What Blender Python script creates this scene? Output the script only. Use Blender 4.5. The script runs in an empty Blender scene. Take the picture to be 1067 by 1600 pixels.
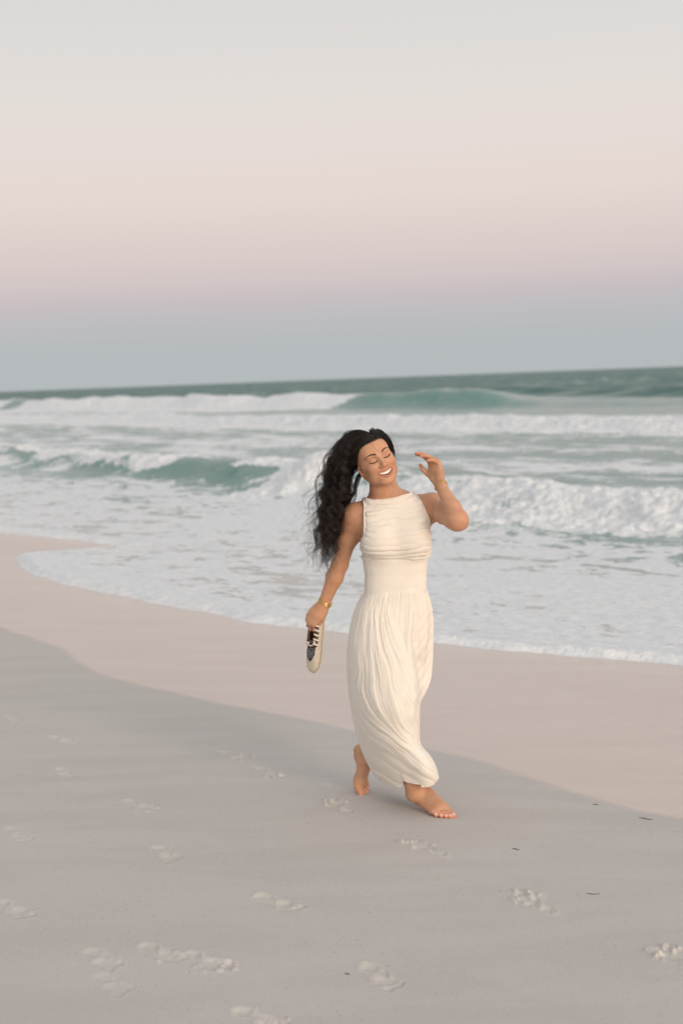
import bpy, bmesh, math, random
import numpy as np
from mathutils import Vector, Matrix
R_ = math.radians
rng = np.random.default_rng(7)
random.seed(7)
SC = bpy.context.scene

# ---------------------------------------------------------------- camera
PITCH = math.atan(208 * math.cos(0.0375) / 2222.2)
ROLL = math.atan(40 / 1067)
cF = np.array([0, math.cos(PITCH), -math.sin(PITCH)])
u0 = np.array([0, math.sin(PITCH), math.cos(PITCH)])
r0 = np.array([1.0, 0, 0])
cR = r0 * math.cos(ROLL) - u0 * math.sin(ROLL)
cU = u0 * math.cos(ROLL) + r0 * math.sin(ROLL)
CAM = np.array([0, 0, 1.8])
cam_d = bpy.data.cameras.new("Camera")
cam = bpy.data.objects.new("Camera", cam_d)
SC.collection.objects.link(cam)
M = Matrix.Identity(4)
for i in range(3):
    M[i][0], M[i][1], M[i][2], M[i][3] = cR[i], cU[i], -cF[i], CAM[i]
cam.matrix_world = M
cam_d.sensor_fit = 'VERTICAL'
cam_d.sensor_height = 36
cam_d.sensor_width = 24
cam_d.lens = 50
cam_d.clip_start = 0.1
cam_d.clip_end = 30000
cam_d.dof.use_dof = True
cam_d.dof.focus_distance = 5.78
cam_d.dof.aperture_fstop = 2.5
SC.camera = cam

# ---------------------------------------------------------------- sky, light, exposure
SUN_EL, SUN_AZ = R_(17), R_(32)        # the afterglow: low, behind the camera and a little to its right
def lin(c):
    c = np.array(c) / 255.0
    return tuple(np.where(c <= 0.04045, c / 12.92, ((c + 0.055) / 1.055) ** 2.4)) + (1.0,)

class NT:
    def __init__(self, tree):
        self.t = tree
        self.n = tree.nodes
        self.l = tree.links
    def add(self, typ, **kw):
        nd = self.n.new(typ)
        for k, v in kw.items():
            setattr(nd, k, v)
        return nd
    def link(self, a, b):
        self.l.new(a, b)
    def val(self, sock, v):
        if hasattr(v, 'default_value') or hasattr(v, 'is_output'):
            self.l.new(v, sock)
        else:
            sock.default_value = v
    def math(self, op, a, b=0.0, c=0.0, clamp=False):
        nd = self.n.new('ShaderNodeMath')
        nd.operation = op
        nd.use_clamp = clamp
        for i, v in enumerate((a, b, c)):
            self.val(nd.inputs[i], v)
        return nd.outputs[0]
    def ramp(self, fac, stops, interp='LINEAR'):
        nd = self.n.new('ShaderNodeValToRGB')
        nd.color_ramp.interpolation = interp
        e = nd.color_ramp.elements
        while len(e) < len(stops):
            e.new(0.5)
        for i, (p, c) in enumerate(stops):
            e[i].position = p
            e[i].color = c if len(c) == 4 else tuple(c) + (1,)
        self.val(nd.inputs[0], fac)
        return nd.outputs[0]
    def mix(self, fac, a, b, blend='MIX'):
        nd = self.n.new('ShaderNodeMix')
        nd.data_type = 'RGBA'
        nd.blend_type = blend
        nd.clamp_factor = True
        self.val(nd.inputs[0], fac)
        self.val(nd.inputs[6], a)
        self.val(nd.inputs[7], b)
        return nd.outputs[2]
    def noise(self, vec, scale, detail=4, rough=0.55, dist=0.0):
        nd = self.n.new('ShaderNodeTexNoise')
        nd.inputs['Scale'].default_value = scale
        nd.inputs['Detail'].default_value = detail
        nd.inputs['Roughness'].default_value = rough
        nd.inputs['Distortion'].default_value = dist
        if vec is not None:
            self.l.new(vec, nd.inputs['Vector'])
        return nd.outputs[0]
    def attr(self, name, out='Fac'):
        nd = self.n.new('ShaderNodeAttribute')
        nd.attribute_name = name
        return nd.outputs[out]
    def smooth(self, x, lo, hi):
        nd = self.n.new('ShaderNodeMapRange')
        nd.interpolation_type = 'SMOOTHSTEP'
        self.val(nd.inputs[0], x)
        nd.inputs[1].default_value = lo
        nd.inputs[2].default_value = hi
        return nd.outputs[0]
    def bump(self, h, strength=0.3, dist=0.01, normal=None):
        nd = self.n.new('ShaderNodeBump')
        nd.inputs['Strength'].default_value = strength
        nd.inputs['Distance'].default_value = dist
        self.l.new(h, nd.inputs['Height'])
        if normal is not None:
            self.l.new(normal, nd.inputs['Normal'])
        return nd.outputs[0]

world = bpy.data.worlds.new("World")
SC.world = world
world.use_nodes = True
w = NT(world.node_tree)
w.n.clear()
tc = w.add('ShaderNodeTexCoord')
sep = w.add('ShaderNodeSeparateXYZ')
w.link(tc.outputs['Generated'], sep.inputs[0])
el = w.math('MULTIPLY', sep.outputs[2], 2.0)
def E(deg):
    return math.sin(R_(deg)) * 2
# the eastern dusk sky: earth shadow, belt of Venus, pale dome above
east = w.ramp(el, [(0.0, lin((178, 183, 186))), (E(1.4), lin((179, 184, 187))), (E(2.5), lin((187, 186, 189))),
                   (E(3.3), lin((197, 188, 191))), (E(4.0), lin((207, 195, 195))), (E(5.3), lin((216, 203, 199))), (E(7.3), lin((226, 212, 206))),
                   (E(9.5), lin((226, 216, 211))), (E(11.5), lin((222, 217, 213))), (E(14.5), lin((216, 213, 212))),
                   (E(24), lin((209, 210, 214)))])
z1 = w.math('MAXIMUM', sep.outputs[2], 0.0)
# western afterglow: brightest low behind the camera
dx, dy = math.sin(SUN_AZ), -math.cos(SUN_AZ)
az = w.math('ADD', w.math('MULTIPLY', sep.outputs[0], dx), w.math('MULTIPLY', sep.outputs[1], dy))
azf = w.smooth(az, 0.05, 1.0)
elf = w.math('SUBTRACT', 1.0, w.smooth(sep.outputs[2], 0.02, 0.62))
glow = w.math('MULTIPLY', azf, elf)
gcol = w.ramp(w.math('MULTIPLY', sep.outputs[2], 1.0), [(0.0, (1.0, 0.62, 0.40, 1)), (0.25, (1.0, 0.80, 0.62, 1)), (0.7, (0.9, 0.9, 0.95, 1))])
bg1 = w.add('ShaderNodeBackground')
bg2 = w.add('ShaderNodeBackground')
w.link(east, bg1.inputs[0])
bg1.inputs[1].default_value = 1.0
w.link(gcol, bg2.inputs[0])
w.link(w.math('MULTIPLY', glow, GLOW := 2.3), bg2.inputs[1])
sky = w.add('ShaderNodeTexSky')
sky.sky_type = 'NISHITA'
sky.sun_disc = False
sky.sun_elevation = R_(2)
sky.sun_rotation = math.pi - SUN_AZ
bg3 = w.add('ShaderNodeBackground')
w.link(w.mix(azf, (0, 0, 0, 1), sky.outputs[0]), bg3.inputs[0])
bg3.inputs[1].default_value = 0.05
a1 = w.add('ShaderNodeAddShader')
a2 = w.add('ShaderNodeAddShader')
wo = w.add('ShaderNodeOutputWorld')
w.link(bg1.outputs[0], a1.inputs[0])
w.link(bg2.outputs[0], a1.inputs[1])
w.link(a1.outputs[0], a2.inputs[0])
w.link(bg3.outputs[0], a2.inputs[1])
w.link(a2.outputs[0], wo.inputs[0])

sun_d = bpy.data.lights.new("Sun", 'SUN')
sun_d.energy = 1.3
sun_d.angle = R_(24)
sun_d.color = (1.0, 0.86, 0.70)
sun = bpy.data.objects.new("Sun", sun_d)
SC.collection.objects.link(sun)
sdir = Vector((math.sin(SUN_AZ) * math.cos(SUN_EL), -math.cos(SUN_AZ) * math.cos(SUN_EL), math.sin(SUN_EL)))
sun.rotation_euler = sdir.to_track_quat('Z', 'Y').to_euler()

vs = SC.view_settings
SC.display_settings.display_device = 'sRGB'
vs.view_transform = 'Standard'
vs.look = 'None'
vs.exposure = 0.05
vs.gamma = 1.0
vs.use_curve_mapping = False
SC.cycles.use_denoising = True
SC.cycles.max_bounces = 6
SC.cycles.caustics_reflective = False
SC.cycles.caustics_refractive = False

# ---------------------------------------------------------------- helpers
def px(x, y, Y):
    """point in the world that sits at distance Y in front of the camera station, from a measured photo position"""
    r = cF + ((x - 533.5) / 2222.2) * cR + ((800 - y) / 2222.2) * cU
    return CAM + r * (Y / r[1])

def hash2(ix, iy, seed):
    h = (ix.astype(np.int64) * 374761393 + iy.astype(np.int64) * 668265263 + seed * 1442695041) & 0x7fffffff
    h = ((h ^ (h >> 13)) * 1274126177) & 0x7fffffff
    h = (h ^ (h >> 16)) & 0xffffff
    return h / float(0xffffff)

def vnoise(x, y, seed=0):
    x = np.asarray(x, float); y = np.asarray(y, float)
    ix = np.floor(x); iy = np.floor(y)
    fx = x - ix; fy = y - iy
    fx = fx * fx * fx * (fx * (fx * 6 - 15) + 10); fy = fy * fy * fy * (fy * (fy * 6 - 15) + 10)
    ix = ix.astype(np.int64); iy = iy.astype(np.int64)
    a = hash2(ix, iy, seed); b = hash2(ix + 1, iy, seed)
    c = hash2(ix, iy + 1, seed); d = hash2(ix + 1, iy + 1, seed)
    return (a * (1 - fx) + b * fx) * (1 - fy) + (c * (1 - fx) + d * fx) * fy

def fbm(x, y, oct=4, seed=0, gain=0.5):
    t = 0; amp = 1; tot = 0
    for o in range(oct):
        t = t + amp * vnoise(x * 2 ** o + 17.3 * o, y * 2 ** o - 9.1 * o, seed + o)
        tot += amp; amp *= gain
    return t / tot

def sst(x, a, b):
    t = np.clip((np.asarray(x, float) - a) / (b - a), 0, 1)
    return t * t * (3 - 2 * t)

def mesh_np(name, verts, faces, mat=None, parent=None, smooth=True, attrs=None):
    """verts (n,3), faces (m,4) or (m,3) arrays -> one mesh object"""
    verts = np.asarray(verts, np.float32); faces = np.asarray(faces, np.int32)
    me = bpy.data.meshes.new(name)
    k = faces.shape[1]
    me.vertices.add(len(verts)); me.vertices.foreach_set('co', verts.ravel())
    me.loops.add(faces.size); me.loops.foreach_set('vertex_index', faces.ravel())
    me.polygons.add(len(faces))
    me.polygons.foreach_set('loop_start', np.arange(0, faces.size, k, dtype=np.int32))
    me.polygons.foreach_set('loop_total', np.full(len(faces), k, np.int32))
    if smooth:
        me.polygons.foreach_set('use_smooth', np.ones(len(faces), bool))
    me.update(calc_edges=True)
    for an, av in (attrs or {}).items():
        av = np.asarray(av, np.float32)
        if av.ndim == 1:
            me.attributes.new(an, 'FLOAT', 'POINT').data.foreach_set('value', av)
        else:
            if av.shape[1] == 3:
                av = np.concatenate([av, np.ones((len(av), 1), np.float32)], 1)
            me.attributes.new(an, 'FLOAT_COLOR', 'POINT').data.foreach_set('color', av.ravel())
    me.validate()
    if mat: me.materials.append(mat)
    o = bpy.data.objects.new(name, me)
    SC.collection.objects.link(o)
    if parent is not None: o.parent = parent
    return o

def grid_faces(nr, nc, wrap=False):
    i = np.arange(nr - 1)[:, None] * nc; j = np.arange(nc if wrap else nc - 1)[None, :]
    j2 = (j + 1) % nc
    return np.stack([i + j, i + j2, i + nc + j2, i + nc + j], -1).reshape(-1, 4)

def tag(o, label=None, cat=None, group=None, kind=None):
    if label: o['label'] = label
    if cat: o['category'] = cat
    if group: o['group'] = group
    if kind: o['kind'] = kind
    return o

def new_mat(name):
    m = bpy.data.materials.new(name)
    m.use_nodes = True
    nt = NT(m.node_tree)
    b = nt.n['Principled BSDF']
    return m, nt, b

# ---------------------------------------------------------------- beach coordinates: s = metres towards the sea, t = metres along the shore
NS = np.array([.834, .552]); DS = np.array([-.552, .834])
def sand_profile(s):
    a = np.where(s < 3.4, 0.012 * (3.4 - s), np.where(s < 9, -0.05 * (s - 3.4), -0.28 - 0.035 * (s - 9)))
    a = np.where(s < -20, 0.2808 + 0.06 * (-20 - s), a)
    return np.clip(a, -3.0, 3.5)
EDGE_T = [-40, -20, -8, 0, 3, 5.2, 6.65, 7.07, 7.5, 7.85, 8.16, 8.53, 9.03, 9.44, 9.9, 10.64, 11.41, 12.18, 13.12, 14.11, 15.13, 15.95, 16.12, 16.3, 16.5, 17.05, 17.81, 18.67, 19.58, 21.5, 24, 28, 36, 50, 80, 140]
EDGE_S = [6.8, 6.0, 7.3, 6.6, 7.5, 7.3, 7.13, 6.9, 6.63, 6.4, 6.29, 6.1, 5.97, 5.82, 5.69, 5.64, 5.57, 5.49, 5.44, 5.5, 5.74, 6.0, 6.3, 7.4, 7.62, 7.63, 7.51, 7.31, 7.09, 6.7, 6.5, 7.2, 6.4, 7.0, 6.6, 7.0]
def edge_s(t):
    t2 = t + 0.03 * (vnoise(t * 3.1, t * 0, 5) - .5)
    e = np.interp(t2, EDGE_T, EDGE_S)
    return e + 0.10 * (fbm(t * 2.2, t * 0 + 3, 3, 11) - 0.5)
WET_T = [-60, -20, -6, 0, 2.5, 4.01, 4.27, 4.55, 4.86, 5.18, 5.42, 5.76, 6.1, 6.44, 6.83, 7.18, 7.57, 7.95, 8.34, 8.93, 9.48, 10.11, 10.59, 12.5, 15, 20, 30, 60, 150]
WET_S = [4.1, 4.0, 4.4, 4.0, 4.35, 4.28, 4.23, 4.2, 4.2, 4.2, 4.16, 4.09, 4.05, 3.99, 3.89, 3.80, 3.71, 3.64, 3.60, 3.67, 3.81, 3.81, 3.79, 3.6, 3.7, 3.9, 3.6, 4.0, 3.8]

def fan(r_list, degs):
    a = np.radians(degs)
    return (r_list[:, None] * np.sin(a)[None, :]).ravel(), (r_list[:, None] * np.cos(a)[None, :]).ravel()

def geo_list(segs):
    out = [segs[0][0]]
    for (a, b, ratio) in segs:
        n = int(math.log(b / a) / math.log(1 + ratio)) + 1
        out += list(np.geomspace(a, b, n + 1)[1:])
    return np.array(out)
# ---------------------------------------------------------------- sand
PRINTS = {  # heel x, y, toe x, y, strength of the mould, loose crumbs 0..1
 'a': (-1.90, 7.78, -1.79, 7.60, .8, .2), 'b': (-1.55, 7.27, -1.41, 7.08, .9, .1), 'c': (-1.39, 6.64, -1.29, 6.44, .9, .1),
 'd': (-0.99, 6.07, -0.84, 5.88, .9, .5), 'e': (-0.77, 5.42, -0.67, 5.22, 1., .1), 'f': (-0.35, 4.86, -0.20, 4.68, 1., .3),
 'g': (-0.64, 6.89, -0.49, 6.72, 1., .9), 'h': (-0.45, 6.58, -0.32, 6.37, 1.1, 1.), 'i': (-0.01, 5.79, -0.11, 6.0, .9, 1.),
 'j': (0.34, 5.22, 0.22, 5.42, .9, .9), 'k': (0.66, 4.60, 0.55, 4.80, 1.1, .9), 'l': (1.04, 4.10, 0.93, 4.30, 1.2, .9),
 'm': (0.01, 4.24, 0.12, 4.03, 1.1, .2), 'n': (-0.70, 4.44, -0.56, 4.28, 1.0, .4), 'o': (-0.86, 4.40, -0.74, 4.24, .7, .3),
 'p': (-0.54, 4.36, -0.41, 4.20, .9, .8), 'q': (-0.36, 3.93, -0.20, 3.78, 1.2, .5), 'r': (-1.26, 4.86, -1.12, 4.68, .9, .2),
 't': (-0.80, 4.20, -0.68, 4.06, .45, .1), 'u': (-0.13, 6.25, 0.01, 6.10, .6, .3),
 'v': (-1.42, 5.70, -1.28, 5.52, .6, .3)}

def print_field(x, y):
    dz = np.zeros_like(x); br = np.zeros_like(x)
    for kk, (k, (hx, hy, tx, ty, st, cr)) in enumerate(PRINTS.items()):
        cx, cy = (hx + tx) / 2, (hy + ty) / 2
        m = np.nonzero((np.abs(x - cx) < 0.35) & (np.abs(y - cy) < 0.35))[0]
        if len(m) == 0: continue
        d = np.array([tx - hx, ty - hy]); L = np.hypot(*d); d = d / L; n = np.array([-d[1], d[0]])
        X = x[m] - cx; Y = y[m] - cy
        wob = 0.022 * (fbm(x[m] * 28, y[m] * 28, 3, 40 + kk) - .5)
        a = (X * d[0] + Y * d[1]) / L + wob / L; b = (X * n[0] + Y * n[1]) + wob; a = a * 1.12; b = b * 1.15
        sd = 1 if kk % 2 else -1
        def ell(a0, b0, ra, rb):
            return np.sqrt(((a - a0) * L / ra) ** 2 + ((b - b0 * sd) / rb) ** 2)
        f = np.minimum(ell(-0.34, 0, .038, .029), ell(0.20, .004, .046, .042))
        f = np.minimum(f, ell(-0.05, -.014, .07, .018) + .22)
        toes = [(.46, .030, .019), (.47, .010, .013), (.44, -.008, .012), (.40, -.022, .011), (.35, -.034, .010)]
        for (ta, tb, tr) in toes:
            f = np.minimum(f, ell(ta, tb, tr * 1.2, tr))
        dep = 1 - sst(f, 0.62, 1.12)
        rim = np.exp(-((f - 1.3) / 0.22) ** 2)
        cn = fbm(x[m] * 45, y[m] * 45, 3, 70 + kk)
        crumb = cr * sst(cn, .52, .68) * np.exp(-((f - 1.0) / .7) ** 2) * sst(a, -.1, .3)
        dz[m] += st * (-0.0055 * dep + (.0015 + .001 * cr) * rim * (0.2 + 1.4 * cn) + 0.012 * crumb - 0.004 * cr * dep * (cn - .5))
        br[m] = np.maximum(br[m], np.clip(.40 * dep + .75 * rim * cn * sst(-b * sd * 0 + (Y - X * .5), -.02, .03) + .9 * crumb, 0, 1) * st)  # pale kicked-up sand, plus a lit edge painted on each rim's far side
        # the drag mark the foot leaves behind it
        if cr > .8:
            tail = np.exp(-(b / .02) ** 2) * sst(a, -1.0, -.5) * (1 - sst(a, -.5, -.2))
            br[m] = np.maximum(br[m], .5 * tail); dz[m] -= .003 * tail
    return dz, br

degs_s = np.concatenate([np.arange(-180, -22, 3.0), np.arange(-22, 22, 0.06), np.arange(22, 181, 3.0)])
r_s = np.concatenate([[0.3], geo_list([(0.8, 3.2, .05), (3.2, 8, .0024), (8, 30, .008), (30, 400, .04), (400, 12000, .3)])])
x, y = fan(r_s, degs_s)
s = x * NS[0] + y * NS[1]; t = x * DS[0] + y * DS[1]
z = sand_profile(s)
near = np.exp(-(np.hypot(x, y) / 25) ** 2)
z = z + near * (0.022 * (fbm(s * .55, t * .3, 3, 3) - .5) + 0.006 * (fbm(s * 4.2, t * 1.1, 3, 8) - .5) + 0.0016 * (fbm(s * 26, t * 9, 3, 9) - .5))
far = sst(np.hypot(x, y), 40, 140) * sst(-s, 8, 60)
z = z + far * 2.2 * fbm(x * .03, y * .03, 3, 21)
wl = np.interp(t, WET_T, WET_S) + 0.10 * (fbm(t * .9, t * 0, 3, 31) - .5)
wet = sst(s - wl, -0.025, 0.065)
wet = wet + .42 * np.exp(-np.maximum(edge_s(t) - s, 0) / .30) * wet
# a shallow step where the last wave stopped, and older swash lines higher up the beach
z = z - 0.012 * sst(s - wl, -.25, .35) * near
for (off, amp, sd_) in ((-.95, .006, 51), (-1.75, .005, 52)):
    ol = wl + off + .45 * (fbm(t * .55, t * 0, 2, sd_) - .5)
    z = z - amp * sst(s - ol, -.03, .05) * near * (1 - .6 * sst(s - ol, .1, .7))
dz, br = print_field(x, y)
z = z + dz
m, nt, b = new_mat("beach_sand")
geo = nt.add('ShaderNodeNewGeometry')
P = geo.outputs['Position']
wetn = nt.attr('wet'); pr = nt.attr('loose_and_lit')
mp = nt.add('ShaderNodeMapping'); nt.link(P, mp.inputs[0])
mp.inputs['Rotation'].default_value = (0, 0, -math.atan2(DS[1], DS[0]))
mp.inputs['Scale'].default_value = (0.35, 1.6, 1)
streak = nt.noise(mp.outputs[0], 3.0, 5, .6, .4)
mott = nt.noise(P, 1.1, 5, .6)
grain = nt.noise(P, 240, 2, .7)
fine = nt.noise(P, 60, 3, .6)
speck = nt.noise(P, 95, 1, .5)
dry = nt.mix(nt.smooth(streak, .35, .66), (.452, .429, .402, 1), (.486, .464, .438, 1))
dry = nt.mix(nt.math('MULTIPLY', nt.smooth(mott, .4, .7), .5), dry, (.492, .468, .444, 1))
wetc = nt.mix(nt.smooth(streak, .35, .66), (.555, .455, .395, 1), (.59, .49, .43, 1))
col = nt.mix(wetn, dry, wetc)
col = nt.mix(nt.math('MULTIPLY', nt.smooth(grain, .35, .65), .22), col, (.62, .57, .51, 1))
col = nt.mix(nt.math('MULTIPLY', nt.smooth(speck, .70, .76), .45), col, (.16, .14, .12, 1))
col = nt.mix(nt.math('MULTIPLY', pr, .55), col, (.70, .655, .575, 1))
nt.link(col, b.inputs['Base Color'])
rough = nt.math('SUBTRACT', .78, nt.math('MULTIPLY', wetn, .46))
nt.link(rough, b.inputs['Roughness'])
nt.link(nt.math('ADD', .18, nt.math('MULTIPLY', wetn, .40)), b.inputs['Specular IOR Level'])
hgt = nt.math('ADD', nt.math('MULTIPLY', grain, .5), nt.math('ADD', fine, nt.math('MULTIPLY', streak, 1.2)))
bn = nt.bump(hgt, .35, .004)
nt.link(bn, b.inputs['Normal'])
sand = mesh_np("sand", np.stack([x, y, z], 1), grid_faces(len(r_s), len(degs_s)), m, attrs={'wet': wet, 'loose_and_lit': br})
tag(sand, kind='structure')

# ---------------------------------------------------------------- sea
SEA = -0.285
def wave(s, t, s0, A, front, back, seed, wob=1.0):
    c = s0 + wob * (fbm(t * .05, t * 0 + seed, 3, seed) - .5) * 2.2
    d = s - c
    prof = np.where(d < 0, np.exp(-(np.abs(d) / front) ** 2.2), np.exp(-(np.abs(d) / back) ** 1.3))
    amp = A * (0.62 + .76 * fbm(t * .16, t * 0 + 7, 5, seed + 1, .6))
    return amp * prof, d

degs_w = np.concatenate([np.arange(-80, -17, 1.2), np.arange(-17, 17, 0.05), np.arange(17, 81, 1.2)])
r_w = geo_list([(7.5, 22, .0026), (22, 60, .003), (60, 160, .0045), (160, 600, .010), (600, 14000, .05)])
x, y = fan(r_w, degs_w)
s = x * NS[0] + y * NS[1]; t = x * DS[0] + y * DS[1]
rr = np.hypot(x, y)
sp = sand_profile(s)
es = edge_s(t)
ds = s - es
film = np.where(ds < 0, np.maximum(ds * .25, -.05), .006 + .020 * sst(ds, 0, .10) - .010 * sst(ds, .15, .8))
film = film + .010 * np.exp(-((ds - .09) / .07) ** 2) * (fbm(t * 9, s * 9, 3, 61)) * 1.6
lace = fbm(s * 3.2, t * 2.0, 4, 62)
film = film + sst(ds, .05, .6) * .022 * (lace - .45)
h2, d2 = wave(s, t, 15.0, .56, .80, 3.0, 101)
h1, d1 = wave(s, t, 36.0, .38, 1.0, 5.0, 111)
h0, d0 = wave(s, t, 59.0, .98, 1.6, 6.0, 121, 1.6)
hx_, dx_ = wave(s, t, 84.0, .55, 4.0, 9.0, 131, 2.0)
def seg(t, lo, hi, e=.8):
    return sst(t, lo - e, lo + e) * (1 - sst(t, hi - e, hi + e))
b2 = np.clip(seg(t, 28.9, 40, .5) + seg(t, 22.0, 26.0, .5) + seg(t, 12.4, 19.5, .4) + .45 * seg(t, 19.5, 22, .5) + .5 * seg(t, 40, 75) + .12, 0, 1)
b1 = np.clip(.75 + .35 * fbm(t * .2, t * 0, 2, 141), 0, 1)
b0 = np.clip(sst(t, 84, 87.5) * (1 - seg(t, 150, 158, 3)) + .05, 0, 1)
h0 = h0 * (.32 + .68 * sst(t, 65, 74)) * (1 + .10 * seg(t, 68, 86, 3))
h2 = h2 * (.52 + .20 * sst(t, 19, 24)) * (1 + .40 * np.exp(-((t - 22.6) / .7) ** 2))
# foam coverage
fn = fbm(s * .55, t * .22, 5, 201)
fn2 = fbm(s * 1.8, t * .7, 4, 207)
foam = np.zeros_like(s)
foam = np.maximum(foam, (1 - sst(ds, 5.0, 9.5)) * (.84 + .85 * (fn - .5) + .35 * (fn2 - .5)) + .35 * (1 - sst(ds, .05, .5)))
hol = fbm(s * 5.5 + 3, t * 3.4, 3, 281) + .35 * (fbm(s * .9, t * .6, 3, 283) - .5)
foam = foam - .48 * sst(hol, .60, .74) * sst(ds, .25, .8) * (1 - sst(ds, 6, 9))
foam = np.maximum(foam, sst(ds, 4, 8) * (1 - sst(s, 40, 52)) * (.38 + 1.25 * (fn - .45) + .65 * (fn2 - .5)))
reach = .10 + 1.25 * np.clip(seg(t, 8, 20.5, 1.0) + seg(t, 22, 23.6, .4) + .30 * sst(fbm(t * .45, t * 0, 3, 143), .52, .62), 0, 1)
f2 = b2 * np.exp(-(np.maximum(d2 - .35, 0) / 1.2) ** 2) * np.exp(-(np.maximum(-d2 - reach, 0) / (.16 + .5 * reach)) ** 2)
foam = np.maximum(foam, f2 * (.42 + 1.05 * fbm(s * 1.1, t * 1.0, 5, 261, .6)))
cap = np.exp(-((d2 - .15) / .22) ** 2) * sst(fn2, .40, .60)
foam = np.maximum(foam, cap * .8)
f1 = b1 * np.exp(-(np.maximum(d1 - .4, 0) / 1.6) ** 2) * np.exp(-(np.maximum(-d1 - 2.6, 0) / 1.8) ** 2)
foam = np.maximum(foam, f1 * (.62 + .70 * fbm(s * .5, t * .4, 4, 263)))
f0 = b0 * np.exp(-(np.maximum(d0 - .6, 0) / 2.0) ** 2) * np.exp(-(np.maximum(-d0 - 6.0, 0) / 3.5) ** 2)
foam = np.maximum(foam, f0 * (.75 + .55 * fbm(s * .4, t * .3, 4, 265)))
foam = np.maximum(foam, seg(s, 26, 54, 6) * sst(t, 84, 98) * (.55 + .5 * (fn - .5)))
oc = fbm(s * .10, t * .035, 4, 221)
foam = np.maximum(foam, sst(s, 60, 90) * .6 * sst(oc, .70, .78) * (1 - sst(rr, 200, 500)))
rag = fbm(s * 2.6, t * 1.5, 4, 271, .6)
foam = foam + .55 * (rag - .5) * sst(foam, .1, .4)
foam = np.clip(foam, 0, 1.2)
# faces of the unbroken waves are thin, clear water
fac = np.clip((1 - .35 * b2) * np.exp(-((d2 + .55) / .60) ** 2) + (1 - b0) * sst(t, 62, 68) * np.exp(-((d0 + 1.0) / 1.4) ** 2)
              + .7 * (1 - b1) * np.exp(-((d1 + .4) / .7) ** 2), 0, 1)
foam = np.clip(foam - .34 * fac * sst(t, 22, 24) * (s < 20), 0, 1.2)
turb = np.clip(f2 + f1 + f0, 0, 1)
chop = fbm(s * .9, t * .35, 4, 231) - .5
lump = fbm(s * 1.5, t * 1.3, 4, 241)
lump2 = fbm(s * 5.0, t * 4.2, 3, 243) - .5
zw = SEA + h2 + h1 + h0 + hx_ * (1 - sst(rr, 300, 900)) + .15 * chop * sst(s, 8.5, 15) + .22 * (fbm(s * .33, t * .10, 3, 233) - .5) * sst(s, 42, 60) * (1 - .6 * turb)
zw = zw + .30 * (fbm(s * .09, t * .04, 3, 251) - .5) * sst(s, 40, 70)
zw = zw + turb * (.26 * np.maximum(lump - .40, 0) + .09 * lump2 + .10 * (fbm(s * 11, t * 8, 3, 245) - .5))
splash = np.exp(-((t - 22.6) / .8) ** 2) * np.exp(-((d2 + .2) / .8) ** 2)
zw = zw + .22 * splash * lump
zf = sp + film
k = .03
zz = np.where(ds < 0, zf, .5 * (zf + zw + np.sqrt((zf - zw) ** 2 + k * k * sst(ds, 0, 2))))
m, nt, b = new_mat("sea_water")
geo = nt.add('ShaderNodeNewGeometry'); P = geo.outputs['Position']
fo = nt.attr('foam'); fc = nt.attr('face'); dp = nt.attr('deep')
mp = nt.add('ShaderNodeMapping'); nt.link(P, mp.inputs[0])
mp.inputs['Rotation'].default_value = (0, 0, -math.atan2(DS[1], DS[0]))
mp.inputs['Scale'].default_value = (0.5, 1.3, 1)
n1 = nt.noise(mp.outputs[0], 2.2, 6, .62, .6)
n2 = nt.noise(P, 11, 5, .6, .3)
br_ = nt.math('ADD', nt.math('MULTIPLY', n1, .6), nt.math('MULTIPLY', n2, .4))
msk = nt.smooth(nt.math('ADD', fo, nt.math('MULTIPLY', nt.math('SUBTRACT', br_, .5), nt.math('MULTIPLY', nt.smooth(fo, .02, .22), 2.1))), .36, .62)
shal = nt.mix(nt.smooth(n1, .3, .7), (.55, .535, .51, 1), (.47, .48, .47, 1))
mid = (.235, .335, .315, 1)
wcol = nt.mix(nt.smooth(dp, 0.0, .35), shal, mid)
sw = nt.noise(mp.outputs[0], .22, 5, .65, .5)
dcol = nt.mix(nt.smooth(sw, .42, .66), (.070, .155, .145, 1), (.33, .385, .365, 1))
wcol = nt.mix(nt.smooth(dp, .40, .75), wcol, dcol)
wcol = nt.mix(fc, wcol, (.105, .245, .21, 1))
wb = nt.add('ShaderNodeBsdfPrincipled')
nt.link(wcol, wb.inputs['Base Color'])
nt.link(nt.math('ADD', .14, nt.math('MULTIPLY', nt.smooth(dp, .42, .8), .30)), wb.inputs['Roughness'])
nt.link(nt.math('SUBTRACT', 1.333, nt.math('MULTIPLY', nt.smooth(dp, .42, .8), .17)), wb.inputs['IOR'])
nt.link(nt.math('SUBTRACT', .5, nt.math('MULTIPLY', nt.smooth(dp, .42, .8), .45)), wb.inputs['Specular IOR Level'])
rip = nt.noise(mp.outputs[0], 5.0, 6, .6, .3)
rip2 = nt.noise(mp.outputs[0], 1.1, 4, .6, .3)
nt.link(nt.bump(nt.math('ADD', nt.math('MULTIPLY', rip, .6), rip2), .8, .24), wb.inputs['Normal'])
fcol = nt.mix(nt.smooth(n2, .35, .7), (.64, .665, .675, 1), (.78, .80, .805, 1))
nt.link(fcol, b.inputs['Base Color'])
b.inputs['Roughness'].default_value = .75
b.inputs['Specular IOR Level'].default_value = .25
nt.link(nt.bump(nt.math('ADD', br_, nt.noise(P, 30, 4, .65)), .4, .05), b.inputs['Normal'])
ms = nt.add('ShaderNodeMixShader')
nt.link(msk, ms.inputs[0]); nt.link(wb.outputs[0], ms.inputs[1]); nt.link(b.outputs[0], ms.inputs[2])
nt.link(ms.outputs[0], nt.n['Material Output'].inputs['Surface'])
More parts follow.
